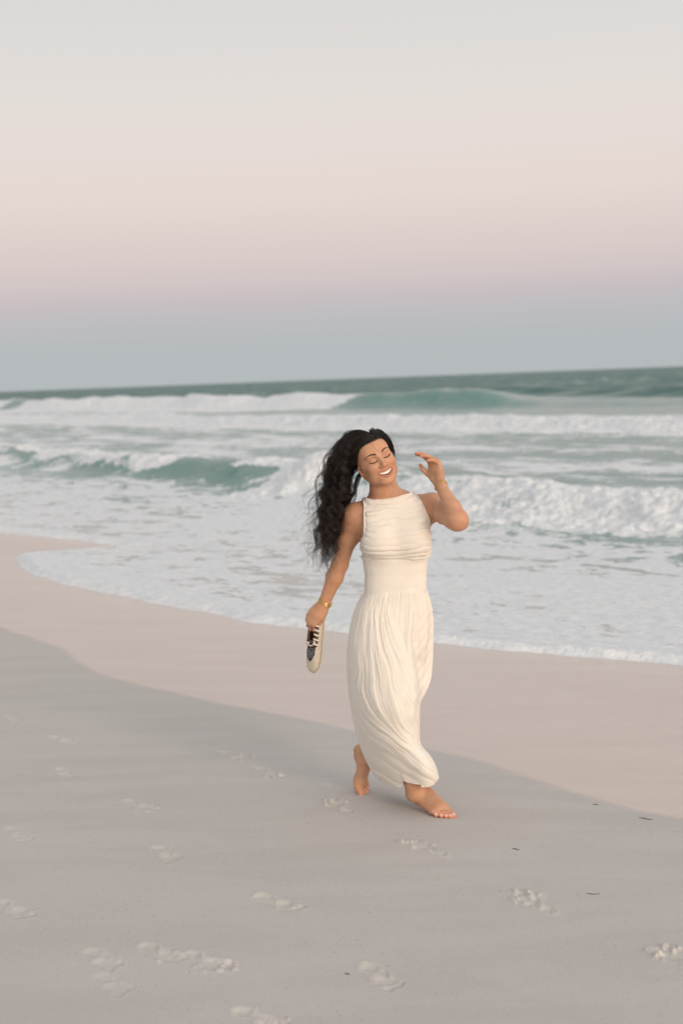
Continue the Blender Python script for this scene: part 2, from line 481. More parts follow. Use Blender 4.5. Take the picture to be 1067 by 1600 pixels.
deep = np.clip(.40 * sst(s, 8, 13) + .60 * sst(s, 45, 110), 0, 1)
F_ = grid_faces(len(r_w), len(degs_w))
keep = (ds[F_] > -.12).any(1)
F_ = F_[keep]
used = np.unique(F_); remap = np.full(len(s), -1); remap[used] = np.arange(len(used))
sea = mesh_np("sea", np.stack([x, y, zz], 1)[used], remap[F_], m, attrs={'foam': foam[used], 'face': fac[used], 'deep': deep[used]})
tag(sea, kind='structure')
del x, y, s, t, z, zz, zw, F_
# ---------------------------------------------------------------- implicit modelling: one continuous skin from blended volumes
def unit(v):
    v = np.asarray(v, float); return v / np.linalg.norm(v)

class Prim:
    def __init__(self, f, k=.01, op='u', part=''):
        self.f, self.k, self.op, self.part = f, k, op, part

def cone(a, b, ra, rb):
    a = np.asarray(a, float); b = np.asarray(b, float); ba = b - a; L2 = ba @ ba
    def f(p):
        h = np.clip(((p - a) @ ba) / L2, 0, 1)
        q = p - a - h[:, None] * ba
        return np.sqrt((q * q).sum(1)) - (ra + (rb - ra) * h)
    return f

def ell(c, r, M=None):
    """ellipsoid, M = columns of local axes"""
    c = np.asarray(c, float); r = np.asarray(r, float); rm = r.min()
    def f(p):
        q = p - c
        if M is not None: q = q @ M
        k0 = np.sqrt(((q / r) ** 2).sum(1)); k1 = np.sqrt(((q / (r * r)) ** 2).sum(1))
        return np.where(k0 < 1e-6, -rm, k0 * (k0 - 1) / np.maximum(k1, 1e-9))
    return f

def flatcone(a, b, ra, rb, n, q):
    """tapered capsule squashed along the unit vector n by factor q (<1 thinner)"""
    n = unit(n); a = np.asarray(a, float); b = np.asarray(b, float)
    S = np.eye(3) + (1 / q - 1) * np.outer(n, n)
    a2, b2 = a @ S, b @ S
    g = cone(a2, b2, ra, rb)
    return lambda p: g(p @ S) * (.5 + .5 * q)

def chain(P, part, pts, rad, k=.01, k0=None):
    for i in range(len(pts) - 1):
        P.append(Prim(cone(pts[i], pts[i + 1], rad[i], rad[i + 1]), (k0 if (i == 0 and k0 is not None) else k), 'u', part))

def sdf_eval(prims, p):
    d = None
    for pr in prims:
        e = pr.f(p)
        if d is None:
            d = e if pr.op == 'u' else np.full(len(p), 1.0)
            continue
        k = pr.k
        if pr.op == 'u':
            h = np.maximum(k - np.abs(d - e), 0) / k
            d = np.minimum(d, e) - h * h * k * .25
        else:
            e = -e
            h = np.maximum(k - np.abs(d - e), 0) / k
            d = np.maximum(d, e) + h * h * k * .25
    return d if d is not None else np.full(len(p), 1.0)

def skin(prims, lo, hi, h, B=16):
    lo = np.asarray(lo, float); nb = np.ceil((np.asarray(hi) - lo) / (h * B)).astype(int)
    N = nb * B + 2
    bi = np.stack(np.meshgrid(*[np.arange(n) for n in nb], indexing='ij'), -1).reshape(-1, 3)
    ctr = lo + (bi + .5) * B * h
    Rb = math.sqrt(3) * .5 * (B + 1) * h
    D = np.stack([p.f(ctr) for p in prims], 1)
    ks = np.array([p.k for p in prims]); un = np.array([p.op == 'u' for p in prims])
    near_ = D < (Rb * 1.5 + 2.2 * ks + .02)[None, :]
    act = (D[:, un] < Rb * 1.35 + .02).any(1)
    g = np.arange(B + 1); G = np.stack(np.meshgrid(g, g, g, indexing='ij'), -1).reshape(-1, 3)
    VID, VPOS, QUADS = [], [], []
    corners = np.array([[i, j, k] for i in (0, 1) for j in (0, 1) for k in (0, 1)])
    edges = [(a, b) for a in range(8) for b in range(a + 1, 8) if np.abs(corners[a] - corners[b]).sum() == 1]
    def gid(ix): return (ix[..., 0] * N[1] + ix[..., 1]) * N[2] + ix[..., 2]
    for q in np.nonzero(act)[0]:
        sub = [prims[i] for i in np.nonzero(near_[q])[0]]
        if not sub: continue
        base = bi[q] * B
        d = sdf_eval(sub, lo + (base + G) * h).reshape(B + 1, B + 1, B + 1)
        if d.min() > 0 or d.max() < 0: continue
        s = d < 0
        cs = np.stack([s[c[0]:c[0] + B, c[1]:c[1] + B, c[2]:c[2] + B] for c in corners], -1)
        n_in = cs.sum(-1)
        cells = np.argwhere((n_in > 0) & (n_in < 8))
        if len(cells):
            cd = np.stack([d[cells[:, 0] + c[0], cells[:, 1] + c[1], cells[:, 2] + c[2]] for c in corners], -1)
            acc = np.zeros((len(cells), 3)); cnt = np.zeros(len(cells))
            for a, b in edges:
                da, db = cd[:, a], cd[:, b]
                m = (da < 0) != (db < 0)
                tt = np.where(m, da / np.where(da == db, 1, da - db), 0)
                acc += np.where(m[:, None], corners[a] + tt[:, None] * (corners[b] - corners[a]), 0); cnt += m
            v = lo + (base + cells + acc / cnt[:, None]) * h
            e = h * .5
            for _ in range(2):
                d0 = sdf_eval(sub, v)
                gr = np.stack([sdf_eval(sub, v + np.eye(3)[a] * e) - sdf_eval(sub, v - np.eye(3)[a] * e) for a in range(3)], 1) / (2 * e)
                g2 = np.maximum((gr * gr).sum(1), .15)
                st = -(d0 / g2)[:, None] * gr
                ln = np.linalg.norm(st, axis=1, keepdims=True)
                v = v + st * np.minimum(1, .7 * h / np.maximum(ln, 1e-9))
            VID.append(gid(base + cells)); VPOS.append(v)
        for ax in range(3):
            o1, o2 = (ax + 1) % 3, (ax + 2) % 3
            sl0 = [slice(0, B)] * 3; sl1 = [slice(0, B)] * 3; sl1[ax] = slice(1, B + 1)
            s0 = s[tuple(sl0)]; s1 = s[tuple(sl1)]
            ed = np.argwhere(s0 != s1)
            if len(ed) == 0: continue
            fl = s0[ed[:, 0], ed[:, 1], ed[:, 2]]
            u1 = np.zeros(3, int); u1[o1] = 1; u2 = np.zeros(3, int); u2[o2] = 1
            gi = base + ed
            qd = np.stack([gid(gi - u1 - u2), gid(gi - u2), gid(gi), gid(gi - u1)], 1)
            qd[~fl] = qd[~fl][:, ::-1]
            ok = (gi[:, o1] > 0) & (gi[:, o2] > 0)
            QUADS.append(qd[ok])
    ids = np.concatenate(VID); pos = np.concatenate(VPOS); qs = np.concatenate(QUADS)
    order = np.argsort(ids); ids = ids[order]; pos = pos[order]
    ix = np.searchsorted(ids, qs); ix = np.minimum(ix, len(ids) - 1)
    good = (ids[ix] == qs).all(1)
    return pos, ix[good]

# ---------------------------------------------------------------- the woman: skeleton
YAW_T = R_(4)
T_F = np.array([math.sin(YAW_T), -math.cos(YAW_T), 0]); T_S = np.array([math.cos(YAW_T), math.sin(YAW_T), 0])
shR, elR, wrR = px(553, 806, 5.93), px(531, 882, 6.00), px(505, 946, 6.03)
shL, elL, wrL = px(680, 790, 5.94), px(714, 812, 5.71), px(686, 755, 5.80)
hipR, knR, anR = np.array([.140, 5.89, .76]), np.array([.222, 5.745, .455]), px(647, 1240, 5.815)
hipL, knL, anL = np.array([.272, 5.96, .76]), np.array([.262, 5.95, .46]), px(574, 1178, 6.13)
body = []
# torso: centre, half width, depth before and behind the axis at each height
TZ = np.array([.66, .74, .80, .86, .905, .98, 1.05, 1.10, 1.155, 1.20, 1.235, 1.265, 1.29, 1.31])
TC = np.array([.198, .199, .203, .210, .214, .218, .219, .219, .219, .215, .211, .207, .205, .203])
TA = np.array([.120, .142, .146, .136, .1235, .1215, .131, .1365, .140, .139, .133, .118, .092, .062])
TFR = np.array([.09, .10, .098, .090, .084, .082, .088, .094, .096, .092, .084, .072, .060, .050])
TB = np.array([.10, .115, .108, .090, .082, .080, .086, .092, .096, .096, .092, .084, .072, .058])
TY = 5.935
def torso(p):
    z = np.clip(p[:, 2], TZ[0], TZ[-1])
    c = np.interp(z, TZ, TC); a = np.interp(z, TZ, TA)
    X = (p[:, 0] - c) * T_S[0] + (p[:, 1] - TY) * T_S[1]
    Y = (p[:, 0] - c) * T_F[0] + (p[:, 1] - TY) * T_F[1]
    b = np.where(Y > 0, np.interp(z, TZ, TFR), np.interp(z, TZ, TB))
    ax, by = np.abs(X) / a, np.abs(Y) / b
    e = 2.35
    k0 = (ax ** e + by ** e) ** (1 / e)
    d = (k0 - 1) * (a * b) / np.sqrt((a * by) ** 2 + (b * ax) ** 2 + 1e-9) * np.maximum(k0, .3)
    dz_ = np.abs(p[:, 2] - z)
    return np.where(dz_ > 0, np.sqrt(np.maximum(d, 0) ** 2 + dz_ ** 2) + np.minimum(d, 0) * (dz_ <= 0), d)
def tl(x, y, z):
    """torso-local point: x to her left, y forward, z up"""
    return np.array([np.interp(z, TZ, TC), TY, z]) + T_S * x + T_F * y
body.append(Prim(torso, .02, 'u', 'torso'))
BM = np.stack([T_S, T_F, np.array([0, 0, 1.0])], 1)
for sg in (-1, 1):
    body.append(Prim(ell(tl(.068 * sg, .080, 1.128), (.066, .058, .062), BM), .05, 'u', 'torso'))
nb = px(606, 785, 5.95)
# head frame: hx to her left, hf where the face looks, hu up
yaw, pit, rol = R_(17), R_(-1), R_(22.5)
def rot(axis, a):
    return np.array(Matrix.Rotation(a, 3, axis))
HM = rot('Y', -rol) @ rot('Z', yaw) @ rot('X', pit)
hx, hf, hu = HM @ np.array([1., 0, 0]), HM @ np.array([0, -1., 0]), HM @ np.array([0, 0, 1.])
HO = px(594.5, 716, 5.80) - hf * .088 - hu * 0.0
HB = np.stack([hx, hf, hu], 1)
def hl(x, y, z): return HO + hx * x + hf * y + hu * z
hb = hl(0, -.018, -.075)
chain(body, 'neck', [nb, nb * .45 + hb * .55, hb], [.058, .051, .052], .03, .05)
for (sh, sg) in ((shR, -1), (shL, 1)):
    # slope of the shoulder, collar bone, shoulder cap
    body.append(Prim(cone(nb + np.array([.02 * sg, .012, .012]), sh + np.array([-.022 * sg, .005, .006]), .036, .034), .045, 'u', 'shoulder'))
    body.append(Prim(cone(tl(.02 * sg, .055, 1.262), sh + np.array([-.03 * sg, -.02, .012]), .011, .012), .03, 'u', 'shoulder'))
    body.append(Prim(cone(tl(.085 * sg, .03, 1.20), sh + np.array([-.01 * sg, 0, -.012]), .05, .043), .05, 'u', 'shoulder'))
# right arm, hanging and swung a little back
mR = shR * .55 + elR * .45
chain(body, 'arm', [shR, mR, elR], [.045, .040, .033], .02, .045)
fR = elR * .70 + wrR * .30
chain(body, 'arm', [elR, fR, wrR], [.033, .0345, .0235], .02)
# left arm, elbow towards the camera, forearm raised
mL = shL * .55 + elL * .45 + np.array([0, 0, -.006])
chain(body, 'arm', [shL, mL, elL], [.043, .044, .0395], .02, .045)
fL = elL * .70 + wrL * .30 + np.array([.004, 0, .002])
chain(body, 'forearm', [elL, fL, wrL], [.0355, .0340, .0212], .014, .014)
body.append(Prim(cone(elL + np.array([.0, .004, -.006]), mL * .3 + elL * .7 + np.array([0, 0, -.008]), .034, .036), .03, 'u', 'arm'))
body.append(Prim(cone(px(722, 817, 5.735), px(716, 813, 5.72), .021, .030), .03, 'u', 'arm'))
# legs
chain(body, 'leg', [hipR, hipR * .5 + knR * .5 + np.array([-.0, -.01, 0]), knR], [.074, .060, .046], .03, .06)
chain(body, 'leg', [knR, knR * .68 + anR * .32 + np.array([0, .02, 0]), anR * .85 + knR * .15, anR], [.045, .043, .032, .0300], .03)
chain(body, 'leg', [hipL, hipL * .5 + knL * .5, knL], [.066, .054, .044], .03, .06)
chain(body, 'leg', [knL, knL * .68 + anL * .32, anL * .85 + knL * .15, anL], [.044, .041, .033, .029], .03)

# ---- head
def hp(f_or, k=.012, op='u', part='head'): body.append(Prim(f_or, k, op, part))
H0 = len(body)
hp(ell(hl(0, -.012, .034), (.0735, .093, .080), HB), .02)
hp(ell(hl(0, .018, -.018), (.063, .070, .088), HB), .03)
hp(ell(hl(0, .042, .042), (.057, .048, .048), HB), .02)                       # forehead
for sg in (-1, 1):
    hp(cone(hl(.050 * sg, .004, -.050), hl(.020 * sg, .064, -.092), .020, .016), .025)   # jaw
    hp(ell(hl(.039 * sg, .0605, -.031), (.0235, .0225, .018), HB), .018)         # cheek lifted by the smile
    hp(cone(hl(.058 * sg, .028, -.012), hl(.040 * sg, .066, -.016), .012, .012), .02)
    hp(ell(hl(.031 * sg, .091, .004), (.019, .011, .0115), HB), .010, 's')    # eye socket
    hp(ell(hl(.031 * sg, .0715, .002), (.0165, .0130, .0115), HB), .004)      # closed lid over the eye
    hp(cone(hl(.018 * sg, .0795, -.0105), hl(.044 * sg, .0715, -.0095), .0035, .0032), .008)  # lower lid pushed up
    hp(cone(hl(.012 * sg, .086, .0225), hl(.046 * sg, .071, .0235), .0065, .006), .012)   # brow ridge
for sg in (-1, 1): hp(ell(hl(.045 * sg, .036, -.056), (.017, .028, .024), HB), .02)      # lower cheek
hp(ell(hl(0, .072, -.099), (.020, .016, .014), HB), .014)                     # chin
hp(ell(hl(0, .066, -.066), (.036, .020, .024), HB), .016)                     # muzzle
hp(cone(hl(0, .085, .010), hl(0, .1005, -.028), .0070, .0095), .012)          # nose bridge
hp(ell(hl(0, .1005, -.0315), (.0125, .0110, .0095), HB), .007)                # nose tip
for sg in (-1, 1):
    hp(ell(hl(.0145 * sg, .0905, -.0345), (.0078, .0090, .0070), HB), .005)   # nostril wings
    hp(ell(hl(.0068 * sg, .0975, -.0412), (.0036, .0045, .0028), HB), .003, 's')
for sg in (-1, 1):      # smile lines from the nostril wings round the mouth corners
    hp(cone(hl(.021 * sg, .092, -.038), hl(.043 * sg, .080, -.058), .0028, .0022), .009, 's')
HEADP = body[H0:]
def face_at(x, z, off=0.0):
    """points on the face in front of head coordinates x, z"""
    x = np.atleast_1d(np.asarray(x, float)); z = np.atleast_1d(np.asarray(z, float))
    p = HO + np.outer(x, hx) + np.outer(z, hu) + hf * .135
    for _ in range(40):
        p = p - hf * np.clip(sdf_eval(HEADP, p) - off, -.02, .02)[:, None] * .8
    return p
# open smile: corners high and wide
MZ = -.0550
US = np.linspace(-1, 1, 13)
MW = .0365
zu = MZ + .0105 * US ** 2
zl = MZ - .0215 + .0285 * US ** 2
up_l = face_at(MW * US, zu + .0012, -.0010); lo_l = face_at(MW * US * .96, zl - .0010, -.0010)
up_l[0] = lo_l[0] = (up_l[0] + lo_l[0]) / 2; up_l[-1] = lo_l[-1] = (up_l[-1] + lo_l[-1]) / 2
mid_ = face_at(MW * US, (zu + zl) / 2, -.002)
hgt_ = np.maximum((zu - zl) / 2 - .0003, .0022)
for i in range(12):
    hp(cone(mid_[i], mid_[i + 1], hgt_[i], hgt_[i + 1]), .002, 's', 'mouth')
lr = [.0014 + .0016 * (1 - abs(u) ** 2) for u in US]
for i in range(12):
    hp(cone(up_l[i], up_l[i + 1], lr[i], lr[i + 1]), .004, 'u', 'lip')
    hp(cone(lo_l[i], lo_l[i + 1], lr[i] * 1.25, lr[i + 1] * 1.25), .004, 'u', 'lip')
# ears
for sg in (-1, 1):
    EM = HB @ rot('Z', -sg * R_(20))
    hp(ell(hl(.0745 * sg, -.010, -.018), (.0062, .0155, .0225), EM), .006)
    hp(ell(hl(.071 * sg, -.004, -.035), (.006, .009, .010), EM), .006)
    hp(ell(hl(.0815 * sg, -.008, -.014), (.004, .008, .012), EM), .005, 's')

# ---- hands
def hand(part, wr, fy, fz, fx, curls, thumb, spread=.06, sc=1.0):
    """fy along the hand, fz out of the palm, fx to the thumb side; curls: three bends per finger in degrees"""
    fy = unit(fy); fz = unit(fz - fy * (fz @ fy)); fx = unit(fx - fy * (fx @ fy) - fz * (fx @ fz))
    def L(x, y, z): return wr + (fx * x + fy * y + fz * z) * sc
    base = [(.027, .086), (.0095, .090), (-.0085, .086), (-.0255, .076)]
    lens = [(.041, .024, .020), (.045, .028, .021), (.041, .026, .021), (.032, .019, .018)]
    rads = [(.0090, .0080, .0072, .0060), (.0092, .0082, .0074, .0060), (.0088, .0078, .0070, .0057), (.0078, .0069, .0062, .0051)]
    body.append(Prim(flatcone(L(0, -.006, 0), L(.002, .045, .0015), .026 * sc, .037 * sc, fz, .62), .02, 'u', part))
    body.append(Prim(flatcone(L(.002, .04, .0015), L(.002, .074, 0), .037 * sc, .036 * sc, fz, .42), .012, 'u', part))
    body.append(Prim(cone(L(.018, .022, .008), L(.026, .045, .010), .017 * sc, .012 * sc), .014, 'u', part))
    body.append(Prim(cone(L(-.018, .02, .007), L(-.024, .05, .006), .015 * sc, .012 * sc), .014, 'u', part))
    out = []
    for i in range(4):
        bx, by = base[i]
        p = L(bx, by, 0); root = L(bx * .75, by - .035, .0)
        body.append(Prim(cone(root, p, .0088 * sc, rads[i][0] * 1.12 * sc), .010, 'u', part))
        ang = 0; pts = [p]; sp = spread * (1.2 - i * .9)
        for j in range(3):
            ang += R_(curls[i][j])
            dv = fy * math.cos(ang) + fz * math.sin(ang) + fx * sp * math.cos(ang)
            pts.append(pts[-1] + unit(dv) * lens[i][j] * sc)
        for j in range(3):
            body.append(Prim(cone(pts[j], pts[j + 1], rads[i][j] * sc, rads[i][j + 1] * sc), .0045, 'u', part + '_f%d' % i))
        out.append(pts)
    tp = [L(*q) for q in thumb]
    tr = [.0135, .0105, .0092, .0072]
    for j in range(len(tp) - 1):
        body.append(Prim(cone(tp[j], tp[j + 1], tr[j] * sc, tr[j + 1] * sc), .008 if j == 0 else .0045, 'u', part + '_t'))
    out.append(tp)
    return out
# left hand, palm to the camera and to the side, fingers bent over at the knuckles
lh = hand('handL', wrL + np.array([0, 0, .004]), np.array([-.20, -.02, 1.0]), np.array([-.80, -.62, .0]), np.array([-.6, .75, 0]),
          [(37, 20, 14), (41, 21, 14), (45, 21, 14), (49, 22, 14)],
          [(.020, .020, .008), (.042, .044, .016), (.055, .066, .024), (.058, .086, .030)], .05, .98)
# right hand, back of the hand to the camera, fingers closed through the shoe
hRf = px(483, 972, 6.035) - wrR
rh = hand('handR', wrR, hRf, np.array([.55, .80, -.30]), np.array([.85, -.45, -.25]),
          [(50, 62, 40), (46, 62, 42), (40, 62, 44), (36, 62, 44)],
          [(.020, .022, .006), (.034, .044, .012), (.034, .074, .018), (.030, .098, .020)], .05, .98)

# ---- feet
def foot(part, heel, toes, up, sg, bend=0, an=None):
    """heel: middle of the heel's underside, toes: under the ball of the foot; sg +1: big toe on the side of up x forward"""
    fy = unit(toes - heel); fz = unit(up - fy * (up @ fy)); fx = np.cross(fz, fy) * sg
    def L(x, y, z): return heel + fx * x + fy * y + fz * z
    B = lambda f, k: body.append(Prim(f, k, 'u', part))
    B(cone(L(0, -.004, .030), L(.0, .012, .024), .0275, .0235), .02)
    B(cone(L(0, .0, .052), L(0, .035, .062), .025, .030), .025)
    B(cone(L(.003, .045, .056), L(.012, .125, .028), .028, .019), .03)
    B(cone(L(-.006, .03, .022), L(-.022, .120, .018), .021, .0165), .02)
    B(cone(L(.022, .125, .021), L(.026, .158, .0185), .020, .0185), .02)
    B(cone(L(.0, .14, .020), L(-.020, .145, .017), .019, .0165), .02)
    B(cone(L(.012, .07, .050), L(.020, .135, .026), .022, .018), .03)
    if an is not None: B(cone(an, L(0, .012, .058), .029, .027), .03)
    for q in (-1, 1): B(ell(L(.028 * q, .012, .066), (.010, .011, .011)), .02)
    cb, sb = math.cos(bend), math.sin(bend)
    out = []
    spec = [(.027, .172, .046, .0125), (.0065, .176, .040, .0092), (-.0085, .170, .036, .0086), (-.022, .160, .032, .0082), (-.034, .147, .027, .0082)]
    for (x, y, ln, r) in spec:
        a = L(x, y - .018, .014)
        m = a + (fy * cb + fz * sb) * (ln * .55) + fz * .004 - fx * .0
        e = a + (fy * cb + fz * sb) * (ln + .006) - fz * .004 * cb - fx * (.004 if x > .02 else -.001)
        body.append(Prim(cone(a, m, r * .95, r * .92), .010, 'u', part))
        body.append(Prim(cone(m, e, r * .90, r), .0035, 'u', part + '_toe'))
        out.append((e, fy * cb + fz * sb, fz * cb - fy * sb, r))
    return out
ftR = foot('footR', np.array([.272, 5.862, .006]), np.array([.388, 5.706, -.016]), np.array([.0, -.0, 1.0]), 1, 0, anR)
ftL = foot('footL', np.array([.018, 6.170, .150]), np.array([.030, 6.110, .024]), np.array([.80, -.62, .25]), -1, R_(18), anL)

t0_ = __import__('time').time()
bv, bf = skin(body, (-.22, 5.45, -.03), (.56, 6.30, 1.64), .0022)
print('body', len(bv), len(bf), __import__('time').time() - t0_)
# ---------------------------------------------------------------- skin colour by region (lips, cheeks, palms, soles, nails)
q = (bv - HO) @ HB
X, Yh, Zh = q[:, 0], q[:, 1], q[:, 2]
col = np.tile(np.array([.51, .277, .166]), (len(bv), 1))
mot = fbm(bv[:, 0] * 60 + bv[:, 1] * 40, bv[:, 2] * 60, 4, 301) - .5
mo2 = fbm(bv[:, 0] * 13 + bv[:, 1] * 9, bv[:, 2] * 13, 3, 303) - .5
col *= (1 + .22 * mot + .20 * mo2)[:, None] * (1 + np.outer(mo2, [.10, -.10, -.16]))
def tint(mask, c):
    global col
    mask = np.clip(mask, 0, 1)[:, None]
    col = col * (1 - mask) + np.array(c) * mask
inh = (np.abs(X) < .1) & (Yh > -.02) & (np.abs(Zh) < .13)
def near_seg(pts, rad):
    d = np.full(len(bv), 9.0)
    idx = np.nonzero(inh)[0]
    for i in range(len(pts) - 1):
        d[idx] = np.minimum(d[idx], cone(pts[i], pts[i + 1], 0, 0)(bv[idx]))
    return 1 - sst(d, rad * .7, rad * 1.15)
for sg in (-1, 1):
    d = np.sqrt(((X - .042 * sg) / .026) ** 2 + ((Zh + .034) / .022) ** 2)
    tint(inh * .22 * np.exp(-d ** 2), (.46, .17, .11))
tint(inh * .18 * np.exp(-((X / .018) ** 2 + ((Zh + .034) / .018) ** 2)), (.46, .18, .11))
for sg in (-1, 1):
    tint(inh * .45 * np.exp(-(((X - .031 * sg) / .016) ** 2 + ((Zh - .005) / .007) ** 2)), (.36, .17, .115))  # brown over the lids: shading of the lid crease painted into the skin
dcav = np.full(len(bv), 9.0); id_ = np.nonzero(inh)[0]
for i in range(12): dcav[id_] = np.minimum(dcav[id_], cone(mid_[i], mid_[i + 1], hgt_[i], hgt_[i + 1])(bv[id_]))
lipm = np.maximum(near_seg(up_l[1:-1], .0046), near_seg(lo_l[1:-1], .0058)) * inh
tint(lipm * .8, (.37, .125, .10))
ut = np.clip(X / MW, -1, 1)
face_dep = np.zeros(len(bv)); face_dep[id_] = -sdf_eval(HEADP, bv[id_])
inmouth = inh & (np.abs(X) < MW) & (Zh < MZ + .0105 * ut ** 2 - .001) & (Zh > MZ - .0215 + .0285 * ut ** 2 + .001) & (dcav < .0008) & (face_dep > .0022)
tint(inmouth * 1.0, (.10, .02, .018))
# under the hair the scalp is dark
scalp = np.maximum(sst(Zh - (.071 - .35 * np.maximum(.02 - Yh, 0) * 4 + 0 * X), 0, .006), sst(.0 - Yh, .0, .01) * sst(Zh, -.05, -.03))
scalp *= (np.abs(X) < .1) & (Zh > -.06) & (Yh < .09) & (np.abs(Yh) < .2) & (Zh < .2)
ear = (np.abs(X) > .066) & (Zh < .022)
tint(scalp * ~ear, (.02, .013, .010))
for (c_, r_, k_) in ((elL, .055, .30), (elR, .05, .22), (wrR, .05, .1), (shR, .07, .12), (shL, .07, .12)):
    tint(k_ * np.exp(-(np.linalg.norm(bv - c_, axis=1) / r_) ** 2), (.50, .21, .13))
for pts_ in list(lh) + list(rh):
    for j in (1, 2):
        pass
    e = pts_[-1]
    dd = np.linalg.norm(bv - e, axis=1)
    tint(.45 * (1 - sst(dd, .010, .03)), (.56, .20, .13))
for (e, fw, up, r) in ftR + ftL:
    v = bv - e
    a, c = v @ fw, v @ up
    dd = np.linalg.norm(v, axis=1)
    tint(.5 * (1 - sst(dd, .010, .026)), (.58, .22, .15))
    nail = (dd < r * 1.25) * (c > r * .45) * (a > -r * .35) * (a < r * .62)
    tint(nail * .9, (.72, .50, .42))
m, nt, b = new_mat("skin")
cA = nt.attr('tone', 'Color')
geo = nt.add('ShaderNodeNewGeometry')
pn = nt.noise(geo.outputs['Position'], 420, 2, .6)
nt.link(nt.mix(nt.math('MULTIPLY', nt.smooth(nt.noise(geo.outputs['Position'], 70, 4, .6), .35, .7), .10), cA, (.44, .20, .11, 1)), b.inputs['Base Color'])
b.inputs['Roughness'].default_value = .50
b.inputs['Specular IOR Level'].default_value = .38
b.inputs['Subsurface Weight'].default_value = .12
b.inputs['Subsurface Radius'].default_value = (.010, .004, .002)
b.inputs['Subsurface Scale'].default_value = .6
nt.link(nt.bump(pn, .12, .001), b.inputs['Normal'])
skin_mat = m
person = bpy.data.objects.new("person", None)
SC.collection.objects.link(person)
PERSON_AT = np.array([.22, 5.9, 0.0])
person.location = PERSON_AT
tag(person, "laughing woman in a long cream dress walking barefoot along the wet sand", "person")
bpy.context.view_layer.update()
def child(o, parent=person):
    o.parent = parent
    o.matrix_parent_inverse = Matrix.Translation(-Vector(PERSON_AT))
    return o
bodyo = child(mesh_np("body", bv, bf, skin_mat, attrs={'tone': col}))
bm = bmesh.new(); bm.from_mesh(bodyo.data)
be = [e for e in bm.edges if e.is_boundary]
bmesh.ops.holes_fill(bm, edges=be, sides=24)
for f_ in bm.faces: f_.smooth = True
bm.to_mesh(bodyo.data); bm.free()

# ---------------------------------------------------------------- face details
def tubes(S, R, sides=3):
    """S (n, p, 3) polylines, R (n, p) or (p,) radii -> verts, quads"""
    S = np.asarray(S, float); n, p, _ = S.shape
    R = np.broadcast_to(np.asarray(R, float), (n, p))
    T = np.gradient(S, axis=1); T /= np.maximum(np.linalg.norm(T, axis=2, keepdims=True), 1e-9)
    ref = np.where((np.abs(T[..., 2:3]) > .92), np.array([1., 0, 0]), np.array([0, 0, 1.]))
    A = np.cross(T, ref); A /= np.maximum(np.linalg.norm(A, axis=2, keepdims=True), 1e-9)
    Bn = np.cross(T, A)
    ang = np.arange(sides) * 2 * math.pi / sides
    V = S[:, :, None] + R[:, :, None, None] * (A[:, :, None] * np.cos(ang)[None, None, :, None] + Bn[:, :, None] * np.sin(ang)[None, None, :, None])
    f = grid_faces(p, sides, True)
    F = (np.arange(n)[:, None, None] * (p * sides) + f[None]).reshape(-1, 4)
    return V.reshape(-1, 3), F
def catmull(P, n):
    P = np.asarray(P, float); P = np.concatenate([2 * P[:1] - P[1:2], P, 2 * P[-1:] - P[-2:-1]])
    u = np.linspace(0, len(P) - 3 - 1e-6, n); i = u.astype(int); f = (u - i)[:, None]
    a, b_, c, d = P[i], P[i + 1], P[i + 2], P[i + 3]
    return .5 * (2 * b_ + (c - a) * f + (2 * a - 5 * b_ + 4 * c - d) * f ** 2 + (3 * b_ - a - 3 * c + d) * f ** 3)
def plain(name, c, rough=.6, spec=.3, metal=0.0):
    m, nt, b = new_mat(name)
    geo = nt.add('ShaderNodeNewGeometry')
    n = nt.noise(geo.outputs['Position'], 160, 3, .6)
    c2 = tuple(min(1, v * 1.22) for v in c) + (1,)
    nt.link(nt.mix(n, tuple(v * .82 for v in c) + (1,), c2), b.inputs['Base Color'])
    b.inputs['Roughness'].default_value = rough; b.inputs['Specular IOR Level'].default_value = spec
    b.inputs['Metallic'].default_value = metal
    return m
brow_m = plain("brow_hair", (.10, .062, .045), .6)
